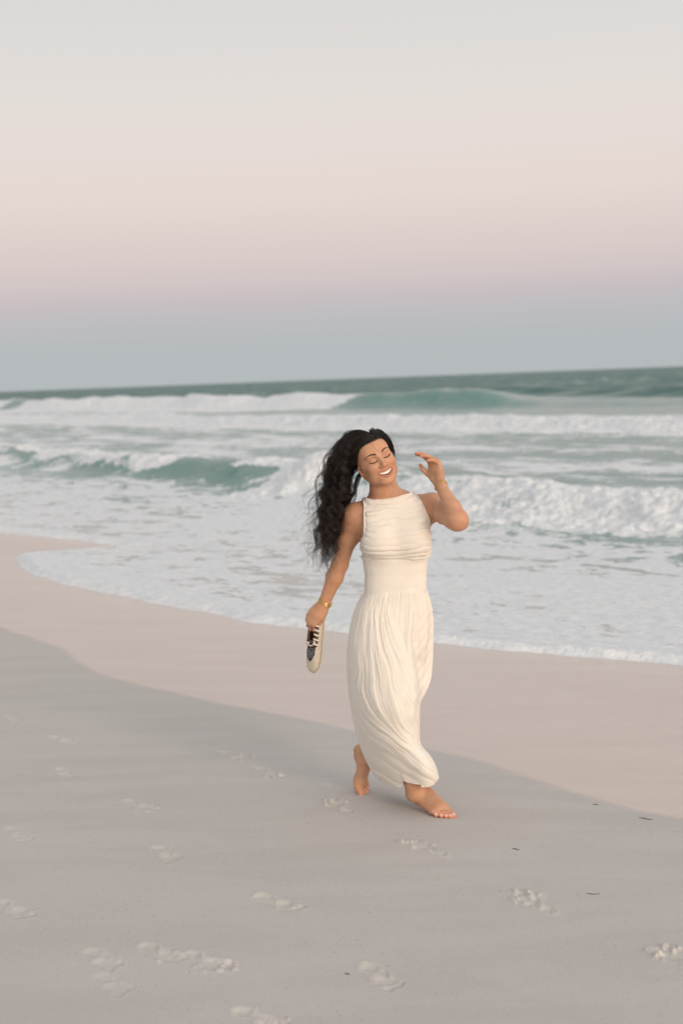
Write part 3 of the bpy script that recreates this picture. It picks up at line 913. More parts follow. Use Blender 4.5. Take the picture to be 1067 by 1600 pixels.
for sg in (-1, 1):
    # brow: short hairs along an arch
    u = np.linspace(0, 1, 70)
    bx = sg * (.012 + .038 * u); bz = .0215 + .0095 * np.sin(u * 2.25) - .004 * u ** 3
    base = face_at(bx, bz, .0003)
    st = []
    for k in range(230):
        uu = rng.random(); w_ = .0025 * (1 - uu ** 2.2) + .0007
        x0 = sg * (.012 + .038 * uu); z0 = .0215 + .0095 * math.sin(uu * 2.25) - .004 * uu ** 3 + rng.uniform(-1, 1) * w_
        st.append([[x0, z0], [x0 + sg * .003, z0 + .0012 * (1 - 2 * uu)], [x0 + sg * .006, z0 + .001 - .003 * uu]])
    st = np.array(st)
    pp = face_at(st[..., 0].ravel(), st[..., 1].ravel(), .0005).reshape(-1, 3, 3)
    V, F = tubes(pp, [.00045, .0004, .0002])
    child(mesh_np("eyebrow", V, F, brow_m))
    # lashes along the closed lid
    u = np.linspace(0, 1, 24)
    ex = sg * (.0145 + .0335 * u); ez = -.0015 - .0050 * np.sin(math.pi * u) + .0035 * u - .001
    c_ = face_at(ex, ez, .0002)
    V1, F1 = tubes(c_[None], (.0009 + .0014 * np.sin(np.pi * np.clip(u * .9 + .1, 0, 1)))[None], 6)
    st = []
    for k in range(46):
        uu = k / 45; i = uu * 23; i0 = int(min(i, 22)); p0 = c_[i0] * (1 - i + i0) + c_[i0 + 1] * (i - i0)
        st.append([p0, p0 + hf * .003 - hu * .0022 + hx * sg * .0015 * (uu - .2), p0 + hf * .0055 - hu * .0028 + hx * sg * .004 * (uu - .2)])
    V2, F2 = tubes(np.array(st), [.0004, .0003, .00015])
    child(mesh_np("eyelash", np.concatenate([V1, V2]), np.concatenate([F1, F2 + len(V1)]), brow_m))
# teeth: one row showing below the upper lip
nu, nv = 73, 7
U, Vv = np.meshgrid(np.linspace(-.97, .97, nu), np.linspace(0, 1, nv))
gap = np.abs(((U * 4.6) % 1) - .5) * 2
zt = MZ + .0125 * U ** 2 + .0015 - Vv * (.0145 * np.sqrt(np.maximum(.05, 1 - .92 * U ** 2)))
pt_ = face_at(MW * .98 * U.ravel(), (zt).ravel(), 0)
pt_ = pt_ - hf * (.0032 + .0012 * sst(gap.ravel(), .8, 1.0) + .0012 * U.ravel() ** 2)[:, None]
child(mesh_np("teeth", pt_, grid_faces(nv, nu), plain("tooth_enamel", (.74, .70, .63), .25, .5)))
# ---------------------------------------------------------------- dress
def cloth_mat(name, c1, c2, fold=False):
    m, nt, b = new_mat(name)
    geo = nt.add('ShaderNodeNewGeometry')
    P = geo.outputs['Position']
    nt.link(nt.mix(nt.smooth(nt.noise(P, 22, 4, .6), .3, .7), c1 + (1,), c2 + (1,)), b.inputs['Base Color'])
    b.inputs['Roughness'].default_value = .82
    b.inputs['Specular IOR Level'].default_value = .18
    b.inputs['Sheen Weight'].default_value = .15
    b.inputs['Sheen Roughness'].default_value = .4
    b.inputs['Subsurface Weight'].default_value = .10
    b.inputs['Subsurface Radius'].default_value = (.012, .009, .005)
    b.inputs['Subsurface Scale'].default_value = .5
    nt.link(nt.bump(nt.noise(P, 130, 4, .6), .12, .0012), b.inputs['Normal'])
    return m
dress_m = cloth_mat("cream_jersey", (.715, .672, .600), (.745, .702, .635))
TORSO = [p for p in body if p.part in ('torso', 'shoulder', 'neck')]
def grad_(P_, prims, e=.003):
    g = np.stack([sdf_eval(prims, P_ + np.eye(3)[a] * e) - sdf_eval(prims, P_ - np.eye(3)[a] * e) for a in range(3)], 1)
    return g / np.maximum(np.linalg.norm(g, axis=1, keepdims=True), 1e-9)
def settle(P_, off, it=8):
    off = np.broadcast_to(np.asarray(off, float), (len(P_),))
    for _ in range(it):
        P_ = P_ - grad_(P_, TORSO) * ((sdf_eval(TORSO, P_) - off) * .8)[:, None]
    return P_
def radial(th, z, off):
    """march outwards from the torso axis at angle th (0 = front, + to her left)"""
    c = np.interp(z, TZ, TC)
    D = np.outer(np.sin(th), T_S) + np.outer(np.cos(th), T_F)
    O = np.stack([c, np.full_like(c, TY), z], 1)
    r = np.full(len(z), .24)
    for _ in range(40):
        r = r - (sdf_eval(TORSO, O + D * r[:, None]) - off) * .7
    return O + D * r[:, None]
def march_front(x, z, off, sgn):
    c = np.interp(z, TZ, TC)
    O = np.stack([c, np.full_like(c, TY), z], 1) + np.outer(x, T_S)
    r = np.full(len(z), .20)
    for _ in range(40):
        r = np.maximum(r - (sdf_eval(TORSO, O + T_F * sgn * r[:, None]) - off) * .7, -.03)
    return O + T_F * sgn * r[:, None]
ZL, ZR = px(568, 777, 5.93)[2], px(646, 766, 5.93)[2]
def panel(sgn, nu, nv):
    f, v = np.meshgrid(np.linspace(-1, 1, nu), np.linspace(0, 1, nv))
    f = f.ravel(); v = v.ravel()
    ztop = (ZL + ZR) / 2 + (ZR - ZL) / 2 * f - (.012 if sgn > 0 else .030) * (1 - f ** 4)
    z = 1.030 + (ztop - 1.030) * v
    zr = z - (ZR - ZL) / 2 * f * sst(z, 1.15, 1.3)
    xL_ = np.interp(zr, [1.13, 1.155, 1.20, 1.24, 1.27, 1.31], [.139, .135, .128, .122, .117, .109])
    xR_ = np.interp(zr, [1.13, 1.155, 1.20, 1.24, 1.27, 1.31], [.139, .140, .139, .131, .119, .100])
    xe = np.where(f < 0, xL_, xR_)
    th = f * math.pi / 2 if sgn > 0 else math.pi - f * math.pi / 2
    A = radial(th, np.minimum(z, 1.24), .007)
    Bp = march_front(f * xe, z, .007, sgn)
    w_ = sst(z, 1.085, 1.165)[:, None]
    p = A * (1 - w_) + Bp * w_
    p = settle(p, .0065 - .0035 * (1 - sst(z, 1.030, 1.052)))
    g_ = p.reshape(nv, nu, 3)
    for _ in range(24):
        g_[1:-1] = .5 * g_[1:-1] + .25 * (g_[2:] + g_[:-2])
        g_[:, 1:-1] = .5 * g_[:, 1:-1] + .25 * (g_[:, 2:] + g_[:, :-2])
    p = g_.reshape(-1, 3)
    n = grad_(p, TORSO)
    # ruching: folds drape from side to side, pinched where the side seams gather them
    sag = (.020 * sst(z, 1.02, 1.10) * (1 - sst(z, 1.10, 1.20)) + .010 * sst(z, 1.2, 1.3)) * (1 - f ** 2)
    zz_ = z + sag - .012 * f * sst(z, 1.1, 1.2)
    warp = .034 * (fbm(f * 1.1 + 4, z * 9, 3, 401) - .5) + .010 * (fbm(f * 4, z * 26, 2, 403) - .5)
    ph = (zz_ + warp) / .0225
    idx = np.floor(ph)
    keep_ = .12 + .88 * sst(vnoise(f * 1.3 + idx * 7.31, idx * 3.7, 405), .35, .65)
    h = np.abs(np.sin(math.pi * ph)) ** .5 * keep_
    ph2 = (zz_ + warp * 1.5 + .004 * np.abs(f)) / .0088
    idx2 = np.floor(ph2)
    h2 = np.abs(np.sin(math.pi * ph2)) ** .8 * sst(vnoise(f * 2.3 + idx2 * 5.1, idx2 * 2.7, 407), .4, .7)
    amp = .0062 + .0050 * np.exp(-((z - 1.064) / .026) ** 2) + .0070 * sst(z, 1.16, 1.24)
    amp *= .55 + .45 * np.abs(f) ** 1.5 + .25 * (1 - sst(z, 1.03, 1.08))
    amp2 = .0024 * sst(np.abs(f), .35, .95) + .0018 * np.exp(-((z - 1.058) / .02) ** 2) + .0006 * sst(z, 1.15, 1.2)
    end_ = sst(v, 0, .075)
    d = (amp * h + amp2 * h2) * end_ * (1 - .55 * sst(np.abs(f), .88, 1.0))
    if sgn > 0:   # loose cowl just under the neckline
        d = d + .006 * np.exp(-((1 - v) / .035) ** 2) * (1 - f ** 4) + .002 * np.sin(zz_ * 240 + 3 * f) * sst(v, .8, .95) * (1 - f ** 2)
    return p + n * d[:, None], n
PF, NF = panel(1, 181, 230)
PB, NB_ = panel(-1, 91, 150)
Fp = grid_faces(230, 181); Fb = grid_faces(150, 91)[:, ::-1] + len(PF)
bodice = child(mesh_np("dress_bodice", np.concatenate([PF, PB]), np.concatenate([Fp, Fb]), dress_m))
md = bodice.modifiers.new("thick", 'SOLIDIFY'); md.thickness = .0022; md.offset = -1
# bound edges of the armholes and the neckline
G = PF.reshape(230, 181, 3); Gn = NF.reshape(230, 181, 3)
i0 = 98
rims = []
for (line, nn) in ((G[i0:, 0], Gn[i0:, 0]), (G[i0:, -1], Gn[i0:, -1])):
    ln_ = line + nn * .001
    for _ in range(40): ln_[1:-1] = .5 * ln_[1:-1] + .25 * (ln_[2:] + ln_[:-2])
    c_ = catmull(ln_[::6], 80)
    V, F = tubes(c_[None], (.0028 * sst(np.linspace(0, 1, 80), 0, .25) + .0002)[None], 8)
    rims.append((V, F))
for V, F in rims: child(mesh_np("armhole_binding", V, F, dress_m))
# waistband
nu, nv = 160, 50
f, v = np.meshgrid(np.linspace(0, 2 * math.pi, nu, endpoint=False), np.linspace(0, 1, nv))
fr = np.sin(f.ravel())
z = .8965 + .010 * fr + v.ravel() * (1.046 - .8965 - .010 * fr)
p = radial(f.ravel(), z, .0085)
n = grad_(p, TORSO)
wr_ = .0010 * (fbm(f.ravel() * 3, z * 30, 3, 421) - .5)
seam = np.exp(-((np.abs(np.arctan2(np.sin(f.ravel() + 1.12), np.cos(f.ravel() + 1.12)))) / .025) ** 2)
p = p + n * (wr_ - .0015 * seam - .0025 * sst(v.ravel(), .93, 1.0))[:, None]
waist = child(mesh_np("waistband", p, grid_faces(nv, nu, True), dress_m))
md = waist.modifiers.new("thick", 'SOLIDIFY'); md.thickness = .002; md.offset = -1

def smi(x, xs, ys, w=7):
    g = np.linspace(xs[0] - 30, xs[-1] + 30, 600); y = np.interp(g, xs, ys)
    n = max(1, int(w / (g[1] - g[0]))); k = np.hanning(2 * n + 3); k /= k.sum()
    y = np.convolve(np.pad(y, (n + 1, n + 1), 'edge'), k, 'valid')
    return np.interp(x, g, y)
# skirt: measured outline (photo units) and the lie of the folds, wrapped round both legs
LY = [920, 925, 940, 960, 985, 1010, 1040, 1070, 1100, 1130, 1150, 1170, 1190, 1205, 1222, 1236]
LX = [566.5, 566, 558, 550, 545.5, 542, 540.5, 542, 546, 551, 556, 563, 571, 579, 591, 603]
RY = [918, 925, 935, 950, 970, 1000, 1030, 1055, 1068, 1085, 1097, 1115, 1140, 1160, 1168, 1176, 1190, 1205, 1217, 1227, 1236]
RX = [667.5, 669, 672.5, 676, 678, 677.5, 677, 675, 672.5, 664, 657.5, 656.5, 656, 656.5, 661, 670, 679, 684.5, 687, 683, 676]
CURV = [[(640, 930), (650, 960), (656, 1000), (658, 1060), (660, 1120)],
        [(607, 932), (627, 983), (637, 1019), (650, 1057), (656, 1090), (660, 1130)],
        [(594, 932), (602, 983), (614, 1019), (632, 1062), (650, 1100), (662, 1150)],
        [(588, 932), (593, 983), (602, 1030), (612, 1080), (625, 1120), (637, 1139), (665, 1163)],
        [(583, 932), (584, 983), (587, 1042), (600, 1102), (616, 1134), (648, 1160), (690, 1180)],
        [(576, 932), (571, 976), (567, 1057), (574, 1095), (590, 1120), (620, 1150), (660, 1180), (700, 1200)],
        [(567, 932), (560, 976), (553, 1057), (560, 1110), (578, 1136), (619, 1160), (660, 1195), (690, 1215)],
        [(559, 932), (550, 983), (543, 1060), (548, 1110), (568, 1148), (594, 1172), (640, 1205), (680, 1222)],
        [(540, 1060), (545, 1130), (565, 1169), (594, 1188), (619, 1204), (651, 1220)],
        [(540, 1150), (570, 1195), (600, 1215), (640, 1235)]]
cp, cv = [], []
for k, c_ in enumerate(CURV):
    q_ = catmull(np.array(c_, float), 14); cp.append(q_); cv += [k] * 14
cp = np.concatenate(cp) / 100; cv = np.array(cv, float)
def tps(r2): return np.where(r2 > 1e-12, r2 * np.log(np.maximum(r2, 1e-12)), 0)
r2 = ((cp[:, None] - cp[None]) ** 2).sum(-1)
nC = len(cp); A_ = np.zeros((nC + 3, nC + 3))
A_[:nC, :nC] = tps(r2) + np.eye(nC) * .02; A_[:nC, nC] = 1; A_[:nC, nC + 1:] = cp; A_[nC, :nC] = 1; A_[nC + 1:, :nC] = cp.T
sol = np.linalg.solve(A_, np.concatenate([cv, np.zeros(3)]))
def psi(x, y):
    out = np.empty(len(x)); qx = np.stack([x, y], 1) / 100
    for i in range(0, len(x), 8000):
        s_ = slice(i, i + 8000)
        rr_ = ((qx[s_, None] - cp[None]) ** 2).sum(-1)
        out[s_] = tps(rr_) @ sol[:nC] + sol[nC] + qx[s_] @ sol[nC + 1:]
    return out
nF, nV = 260, 330
ff = np.sin(np.linspace(-math.pi / 2, math.pi / 2, nF))
vv = np.linspace(0, 1, nV)
def side(sgn):
    f, v = np.meshgrid(ff, vv); f = f.ravel(); v = v.ravel()
    if sgn > 0:
        hem = np.interp(f, [-1, -.96, -.7, -.35, -.27, -.2, -.06, .2, .44, .5, .75, .94, 1], [1212, 1222, 1228, 1232, 1226, 1220, 1223, 1226, 1227, 1231, 1231, 1226, 1217])
    else:
        hem = 1217 + (1212 - 1217) * np.abs(f) ** 6 * (f < 0)
    top = 923 - 6.5 * f
    iy = top + (hem - top) * v
    L = np.interp(iy, LY, LX); Rr = np.interp(iy, RY, RX)
    # smoothed outline
    L = (L + np.interp(iy - 8, LY, LX) + np.interp(iy + 8, LY, LX)) / 3
    Rr = (2 * Rr + np.interp(iy - 5, RY, RX) + np.interp(iy + 5, RY, RX)) / 4
    L = np.where(iy < 935, np.interp(iy, LY, LX), L); Rr = np.where(iy < 935, np.interp(iy, RY, RX), Rr)
    ix = (L + Rr) / 2 + f * (Rr - L) / 2
    yk = [925, 960, 1010, 1060, 1110, 1160, 1200, 1236]
    YL = smi(iy, yk, [5.935, 5.93, 5.93, 5.96, 5.99, 6.00, 5.99, 5.97], 25)
    YR = smi(iy, yk, [5.935, 5.95, 5.96, 5.95, 5.86, 5.81, 5.79, 5.79], 25)
    base = (YL + YR) / 2 + f * (YR - YL) / 2
    bow = np.sqrt(np.maximum(0, 1 - np.abs(f) ** 2.2))
    if sgn > 0:
        dep = smi(iy, yk, [.088, .13, .20, .245, .245, .195, .16, .13], 25)
        Y = base - dep * bow
        xe = smi(iy, [935, 966, 999, 1030, 1060, 1090, 1105], [646, 646, 643, 647, 652, 656, 660])
        st_ = smi(iy, [928, 950, 1000, 1060, 1100, 1115], [.0, .035, .075, .105, .07, .0])
        Y = Y + st_ * sst(ix - xe, -1.5, 4.5) * np.minimum(1, bow * 1.8)
        Y = Y - .012 * np.exp(-((ix - xe + 5) / 5) ** 2) * sst(iy, 935, 960) * (1 - sst(iy, 1080, 1110))
        # the billow of cloth blown round the front shin
        Y = Y - .03 * np.exp(-(((ix - 668) / 22) ** 2 + ((iy - 1200) / 22) ** 2))
    else:
        dep = smi(iy, yk, [.088, .125, .135, .13, .14, .15, .13, .11])
        Y = base + dep * bow
    if sgn > 0:
        yl_ = leg_front(ix, iy).reshape(nV, nF)
        for _ in range(10):
            yl_[1:-1] = np.minimum(yl_[1:-1], np.minimum(yl_[2:], yl_[:-2])); yl_[:, 1:-1] = np.minimum(yl_[:, 1:-1], np.minimum(yl_[:, 2:], yl_[:, :-2]))
        for _ in range(60):
            yl_[1:-1] = .5 * yl_[1:-1] + .25 * (yl_[2:] + yl_[:-2]); yl_[:, 1:-1] = .5 * yl_[:, 1:-1] + .25 * (yl_[:, 2:] + yl_[:, :-2])
        yl_ = yl_.ravel() - .012
        k_ = .035
        hh_ = np.maximum(k_ - np.abs(Y - yl_), 0) / k_
        Y = np.minimum(Y, yl_) - hh_ * hh_ * k_ * .25 * bow
    ps = psi(ix, iy)
    j = .30 * (fbm(ix * .03, iy * .02, 3, 441) - .5)
    p1 = (ps + j) * 1.0
    i1 = np.floor(p1)
    k1 = .35 + .65 * vnoise(i1 * 5.7 + 2, iy * .012, 443)
    h = np.abs(np.sin(math.pi * p1)) ** .42 * k1
    p2 = (ps + j * 1.5) * 2.3 + .35
    i2 = np.floor(p2)
    k2 = sst(vnoise(i2 * 3.1, iy * .02 + i2, 445), .25, .75)
    h2 = np.abs(np.sin(math.pi * p2)) ** .5 * k2
    p3 = (ps + j * 2.0) * 4.7 + .1
    h3 = np.abs(np.sin(math.pi * p3)) ** .6 * sst(vnoise(np.floor(p3) * 2.3, iy * .03 + np.floor(p3), 446), .45, .8)
    if sgn > 0:
        e_ = sst(xe - ix, -2, 6) + sst(iy, 1095, 1110) * (1 - sst(xe - ix, -2, 6))
    else:
        e_ = np.ones_like(ix)
    flow = sst(iy, 930, 985)
    d = (.0064 * h + .0032 * h2 * (1 - .8 * sst(iy, 1185, 1212) * sst(ix, 650, 668)) + .0018 * h3 * (1 - sst(iy, 1160, 1205))) * (.25 + .75 * flow) * (.35 + .65 * e_)
    # small gathers under the waist seam
    ph = (f * 21 + .5 * np.sin(f * 9) + .0 * iy + 1.2 * (fbm(f * 7, iy * .01, 2, 447) - .5)) + (iy - 925) * .012 * f
    gth = np.abs(np.sin(math.pi * ph)) ** .7 * (.3 + 1.0 * vnoise(np.floor(ph) * 3.3, np.floor(ph) * 1.7, 448))
    d = d + gth * (.0045 * sst(iy, top, top + 9) * (1 - .75 * sst(iy, 945, 1000)) * (1 - .8 * sst(iy, 1000, 1060)))
    # crinkles on the panel over the back leg
    if sgn > 0:
        pr_ = (1 - e_) * sst(iy, 935, 955)
        d = d + pr_ * (.008 * (fbm((ix - .15 * iy) * .10, iy * .03, 3, 449) - .4) + .003 * np.abs(np.sin((iy + 1.6 * ix) * .16)))
    d = d - .006 * np.exp(-((hem - iy) / 3.5) ** 2) * 0
    P_ = np.stack([px_v(ix, iy, Y)], 0)[0]
    ctr = px_v((L + Rr) / 2, iy, base + .02)
    nrm = P_ - ctr; nrm[:, 2] *= .2; nrm /= np.maximum(np.linalg.norm(nrm, axis=1, keepdims=True), 1e-6)
    edge = sst(1 - np.abs(f), 0, .02)
    return P_ + nrm * ((d - .010) * (.35 + .65 * edge))[:, None]
def px_v(x, y, Y):
    r = cF[None] + ((x - 533.5) / 2222.2)[:, None] * cR[None] + ((800 - y) / 2222.2)[:, None] * cU[None]
    return CAM[None] + r * (Y / r[:, 1])[:, None]
LEGP = [p for p in body if p.part in ('leg', 'torso')]
def leg_front(ix, iy):
    Y = np.full(len(ix), 5.40); act = np.arange(len(ix))
    for _ in range(60):
        d = sdf_eval(LEGP, px_v(ix[act], iy[act], Y[act]))
        Y[act] += d * .8
        act = act[(d > .002) & (Y[act] < 6.08)]
        if len(act) == 0: break
    return Y
SF, SB = side(1), side(-1)
SF = SF.reshape(nV, nF, 3); SB = SB.reshape(nV, nF, 3)
SB[:, 0] = SF[:, 0]; SB[:, -1] = SF[:, -1]
ring = np.concatenate([SF, SB[:, ::-1][:, 1:-1]], 1)
nR = ring.shape[1]
skirt = child(mesh_np("skirt", ring.reshape(-1, 3), grid_faces(nV, nR, True)[:, ::-1], dress_m))
md = skirt.modifiers.new("thick", 'SOLIDIFY'); md.thickness = .002; md.offset = -1
# ---------------------------------------------------------------- hair: windblown dark waves, strand by strand
hair_m, nt, b = new_mat("dark_hair")
tn = nt.attr('tone', 'Color')
nt.link(tn, b.inputs['Base Color'])
b.inputs['Roughness'].default_value = .34
b.inputs['Specular IOR Level'].default_value = .45
COLL = HEADP + [p for p in body if p.part in ('neck', 'shoulder', 'arm', 'torso')]
SK_C, SK_R = (0, -.012, .034), np.array([.0755, .095, .082])
def scalp_pt(a, e):
    """a: azimuth from the face (rad, + to her left), e: elevation"""
    return hl(SK_C[0] + SK_R[0] * math.cos(e) * math.sin(a), SK_C[1] + SK_R[1] * math.cos(e) * math.cos(a), SK_C[2] + SK_R[2] * math.sin(e))
def hairline(a):
    a = abs(a)
    return np.interp(a, [0, .35, .7, 1.05, 1.35, 1.6, 1.85, 2.2, 3.15], [.50, .49, .41, .15, -.18, -.12, -.25, -.75, -.90])
g_h = np.random.default_rng(21)
locks = []
while len(locks) < 175:
    a = g_h.uniform(-math.pi, math.pi); e = math.asin(g_h.uniform(-.75, 1))
    if e < hairline(a) + .02: continue
    locks.append((a, e))
for k in range(34):      # the fringe line gets its own roots
    a = -1.5 + 2.5 * k / 33
    locks.append((a, hairline(a) + .03 + .05 * g_h.random()))
PART_X = .020
NP_ = 36
roots, L_len, L_par = [], [], []
for (a, e) in locks:
    roots.append(scalp_pt(a, e)); L_par.append((a, e))
roots = np.array(roots); nL = len(roots)
loc = (roots - HO) @ HB
right_of_part = loc[:, 0] > PART_X
hgt = np.clip((loc[:, 2] + .03) / .14, 0, 1)
length = .43 + .11 * g_h.random(nL) + .03 * hgt
length[right_of_part] *= .36
stray = g_h.random(nL) < .16
trans = (.030 + .050 * hgt + .030 * g_h.random(nL)) * np.where(stray, 1.12, 1.0)       # how far the wind carries it before it hangs
lat = .16 + .22 * hgt + .12 * g_h.normal(size=nL) + .05 * stray
lift = (.016 + .016 * g_h.random(nL) + .026 * hgt) * np.where(right_of_part, .75, 1)
pos = roots.copy(); path = [pos.copy()]
# first direction: combed away from the parting, back and down over the skull
out_n = grad_(roots, HEADP)
comb = np.where(right_of_part[:, None], hx * .6 - hf * .8 - hu * .15, -hx * 1.0 - hf * .35 + hu * .05)
v = comb - out_n * (comb * out_n).sum(1, keepdims=True) * .6 + out_n * .45
v /= np.linalg.norm(v, axis=1, keepdims=True)
gr_ = np.array([-.11, .10, -1.0]); drift = g_h.normal(size=(nL, 3)) * np.array([.10, .10, .05])
drift[:, 0] += -.04 * stray
ds_ = length / (NP_ - 1)
for i in range(1, NP_):
    l = ds_ * i
    u = sst(l / (trans * 2.1), .15, 1.0)[:, None]
    wind = np.stack([-lat, .38 + 0 * lat, -.42 + .22 * hgt], 1)
    wind = np.where(right_of_part[:, None] & (l < .12)[:, None], hx * .22 - hf * 1.0 - hu * (.25 + 5 * l)[:, None], wind)
    tgt = wind * (1 - u) + gr_ * u + drift
    tgt /= np.linalg.norm(tgt, axis=1, keepdims=True)
    v = v * .66 + tgt * .34
    v /= np.linalg.norm(v, axis=1, keepdims=True)
    pos = pos + v * ds_[:, None]
    for _ in range(2):
        d = sdf_eval(COLL, pos); g = grad_(pos, COLL)
        need = np.where(right_of_part, np.minimum(.006 + l * .25, .016), np.minimum(.008 + l * .35, lift))
        pos = pos + g * np.maximum(need - d, 0)[:, None]
        inw = np.minimum((v * g).sum(1), 0)[:, None] * (d < need + .004)[:, None]
        v = v - g * inw
        v /= np.maximum(np.linalg.norm(v, axis=1, keepdims=True), 1e-6)
    path.append(pos.copy())
path = np.stack(path, 1)
ixp = 533.5 + 2222 * path[..., 0] / path[..., 1]
bad = ((path[..., 2] < 1.25) & (ixp > 551 - (1.25 - path[..., 2]) * 75)).any(1)
keepL = ~bad
path, length, stray, right_of_part = path[keepL], length[keepL], stray[keepL], right_of_part[keepL]; nL = len(path)
print('locks', nL)
for _ in range(3): path[:, 1:-1] = .5 * path[:, 1:-1] + .25 * (path[:, 2:] + path[:, :-2])
def add_waves(path, length, g, amp0, wl0, nloc):
    n, p, _ = path.shape
    l = np.linspace(0, 1, p)[None] * length[:, None]
    T = np.gradient(path, axis=1); T /= np.maximum(np.linalg.norm(T, axis=2, keepdims=True), 1e-9)
    A = np.cross(T, np.array([0, 1., 0])); A /= np.maximum(np.linalg.norm(A, axis=2, keepdims=True), 1e-9)
    Bv = np.cross(T, A)
    wl = wl0 * (1 + .25 * g.normal(size=n))[:, None]; ph = g.uniform(0, 6.28, n)[:, None]
    am = (amp0 * (1 + .35 * g.normal(size=n)))[:, None] * sst(l, .05, .30)
    w1 = am * np.sin(2 * math.pi * l / wl + ph); w2 = am * .7 * np.cos(2 * math.pi * l / wl * .93 + ph * 1.3)
    return path + A * w1[..., None] + Bv * w2[..., None]
path = add_waves(path, length, g_h, .0135, .095, 0)
# strands round every lock
NS_ = 44
allS, allR, allC = [], [], []
tt_ = np.linspace(0, 1, NP_)
for k in range(nL):
    n = NS_ if not stray[k] else 14
    base = path[k]
    T = np.gradient(base, axis=0); T /= np.maximum(np.linalg.norm(T, axis=1, keepdims=True), 1e-9)
    A = np.cross(T, np.array([0.1, 1., 0.2])); A /= np.maximum(np.linalg.norm(A, axis=1, keepdims=True), 1e-9); Bv = np.cross(T, A)
    r = np.sqrt(g_h.random(n)); an = g_h.uniform(0, 6.28, n)
    prof = (.0062 + .0095 * np.sin(np.pi * np.clip(tt_ * .9 + .05, 0, 1)) * (1 - .62 * tt_)) * (1.0 if not stray[k] else .55)
    tw = an[:, None] + 2.2 * tt_[None] + .5 * np.sin(tt_[None] * 9 + an[:, None])
    S = base[None] + (r[:, None] * prof[None] * np.cos(tw))[..., None] * A[None] + (r[:, None] * prof[None] * np.sin(tw))[..., None] * Bv[None]
    S = add_waves(S, np.full(n, length[k]), g_h, .0017, .060, 0)
    cut = g_h.uniform(.66, 1.0, n)
    idx = tt_[None] * cut[:, None] * (NP_ - 1)
    i0 = np.minimum(idx.astype(int), NP_ - 2); fr_ = (idx - i0)[..., None]
    S = np.take_along_axis(S, i0[..., None].repeat(3, 2), 1) * (1 - fr_) + np.take_along_axis(S, (i0 + 1)[..., None].repeat(3, 2), 1) * fr_
    allS.append(S)
    allR.append(np.tile(.00055 * (1 - .75 * tt_ ** 2.5), (n, 1)))
    c0 = np.array([.011, .0075, .006]) * g_h.uniform(.6, 1.5); tip = np.array([.024, .0135, .009]) * g_h.uniform(.7, 1.3)
    allC.append(np.tile((c0[None] * (1 - tt_[:, None] ** 1.5) + tip[None] * tt_[:, None] ** 1.5)[None], (n, 1, 1)))
# loose single hairs lifted by the wind, and one across the forehead
nf = 700
src = g_h.integers(0, nL, nf)
S = path[src] + g_h.normal(size=(nf, 1, 3)) * .004
off = g_h.normal(size=(nf, 3)) * np.array([.038, .03, .026]) + np.array([-.018, 0, .008])
S = S + off[:, None] * (tt_[None, :, None] ** 1.2)
S = add_waves(S, length[src], g_h, .006, .07, 0)
allS.append(S); allR.append(np.tile(.00050 * (1 - .7 * tt_ ** 2), (nf, 1))); allC.append(np.tile(np.array([.03, .018, .012]), (nf, NP_, 1)))
fh = face_at(np.linspace(-.016, .004, NP_) + .002 * np.sin(tt_ * 7), np.linspace(.080, .030, NP_), .002)
allS.append(fh[None]); allR.append(np.full((1, NP_), .00035)); allC.append(np.tile(np.array([.05, .03, .02]), (1, NP_, 1)))
S = np.concatenate(allS); Rr_ = np.concatenate(allR); Cc = np.concatenate(allC)
V, F = tubes(S, Rr_, 3)
hair = child(mesh_np("hair", V, F, hair_m, attrs={'tone': np.repeat(Cc.reshape(-1, 3), 3, 0)}))
print('hair', len(S))

# ---------------------------------------------------------------- jewellery
gold = plain("gold", (.83, .58, .22), .25, .5, 1.0)
def ring_at(c, axis, r, ref, n=24):
    axis = unit(axis); a = unit(np.cross(axis, ref)); b_ = np.cross(axis, a)
    th = np.linspace(0, 2 * math.pi, n, endpoint=False)
    return c + r * (np.cos(th)[:, None] * a + np.sin(th)[:, None] * b_)
def closed_tube(loop, r, sides=8):
    n = len(loop); T = np.roll(loop, -1, 0) - np.roll(loop, 1, 0); T /= np.linalg.norm(T, axis=1, keepdims=True)
    c = loop.mean(0); A = loop - c; A -= T * (A * T).sum(1, keepdims=True); A /= np.linalg.norm(A, axis=1, keepdims=True); Bv = np.cross(T, A)
    ang = np.arange(sides) * 2 * math.pi / sides
    r = np.broadcast_to(r, (n,))
    V = loop[:, None] + r[:, None, None] * (A[:, None] * np.cos(ang)[None, :, None] + Bv[:, None] * np.sin(ang)[None, :, None])
    i = np.arange(n)[:, None] * sides; i2 = ((np.arange(n) + 1) % n)[:, None] * sides; j = np.arange(sides)[None]; j2 = (j + 1) % sides
    return V.reshape(-1, 3), np.stack([i + j, i + j2, i2 + j2, i2 + j], -1).reshape(-1, 4)
def join(parts):
    V, F, o = [], [], 0
    for v, f in parts:
        V.append(v); F.append(f + o); o += len(v)
    return np.concatenate(V), np.concatenate(F)
def limb_ring(a, b_, t, off, n=44):
    """ring lying on the skin of the limb a-b at fraction t"""
    ax = unit(b_ - a); c = a + (b_ - a) * t
    lp = ring_at(c, ax, .001, np.array([.1, 1, .1]), n); D = lp - c; D /= np.linalg.norm(D, axis=1, keepdims=True)
    prims = [p for p in body if p.part in ('arm', 'forearm', 'handL', 'handR')]
    r = np.full(n, .06)
    for _ in range(40): r = r - (sdf_eval(prims, c + D * r[:, None]) - off) * .7
    return c + D * r[:, None], ax
parts = []
for k, t in enumerate((.885, .915, .945)):
    lp, ax = limb_ring(elR, wrR, t, .0022)
    parts.append(closed_tube(lp + ax * .0012 * np.sin(np.arange(44) * .14 + k)[:, None], .0019))
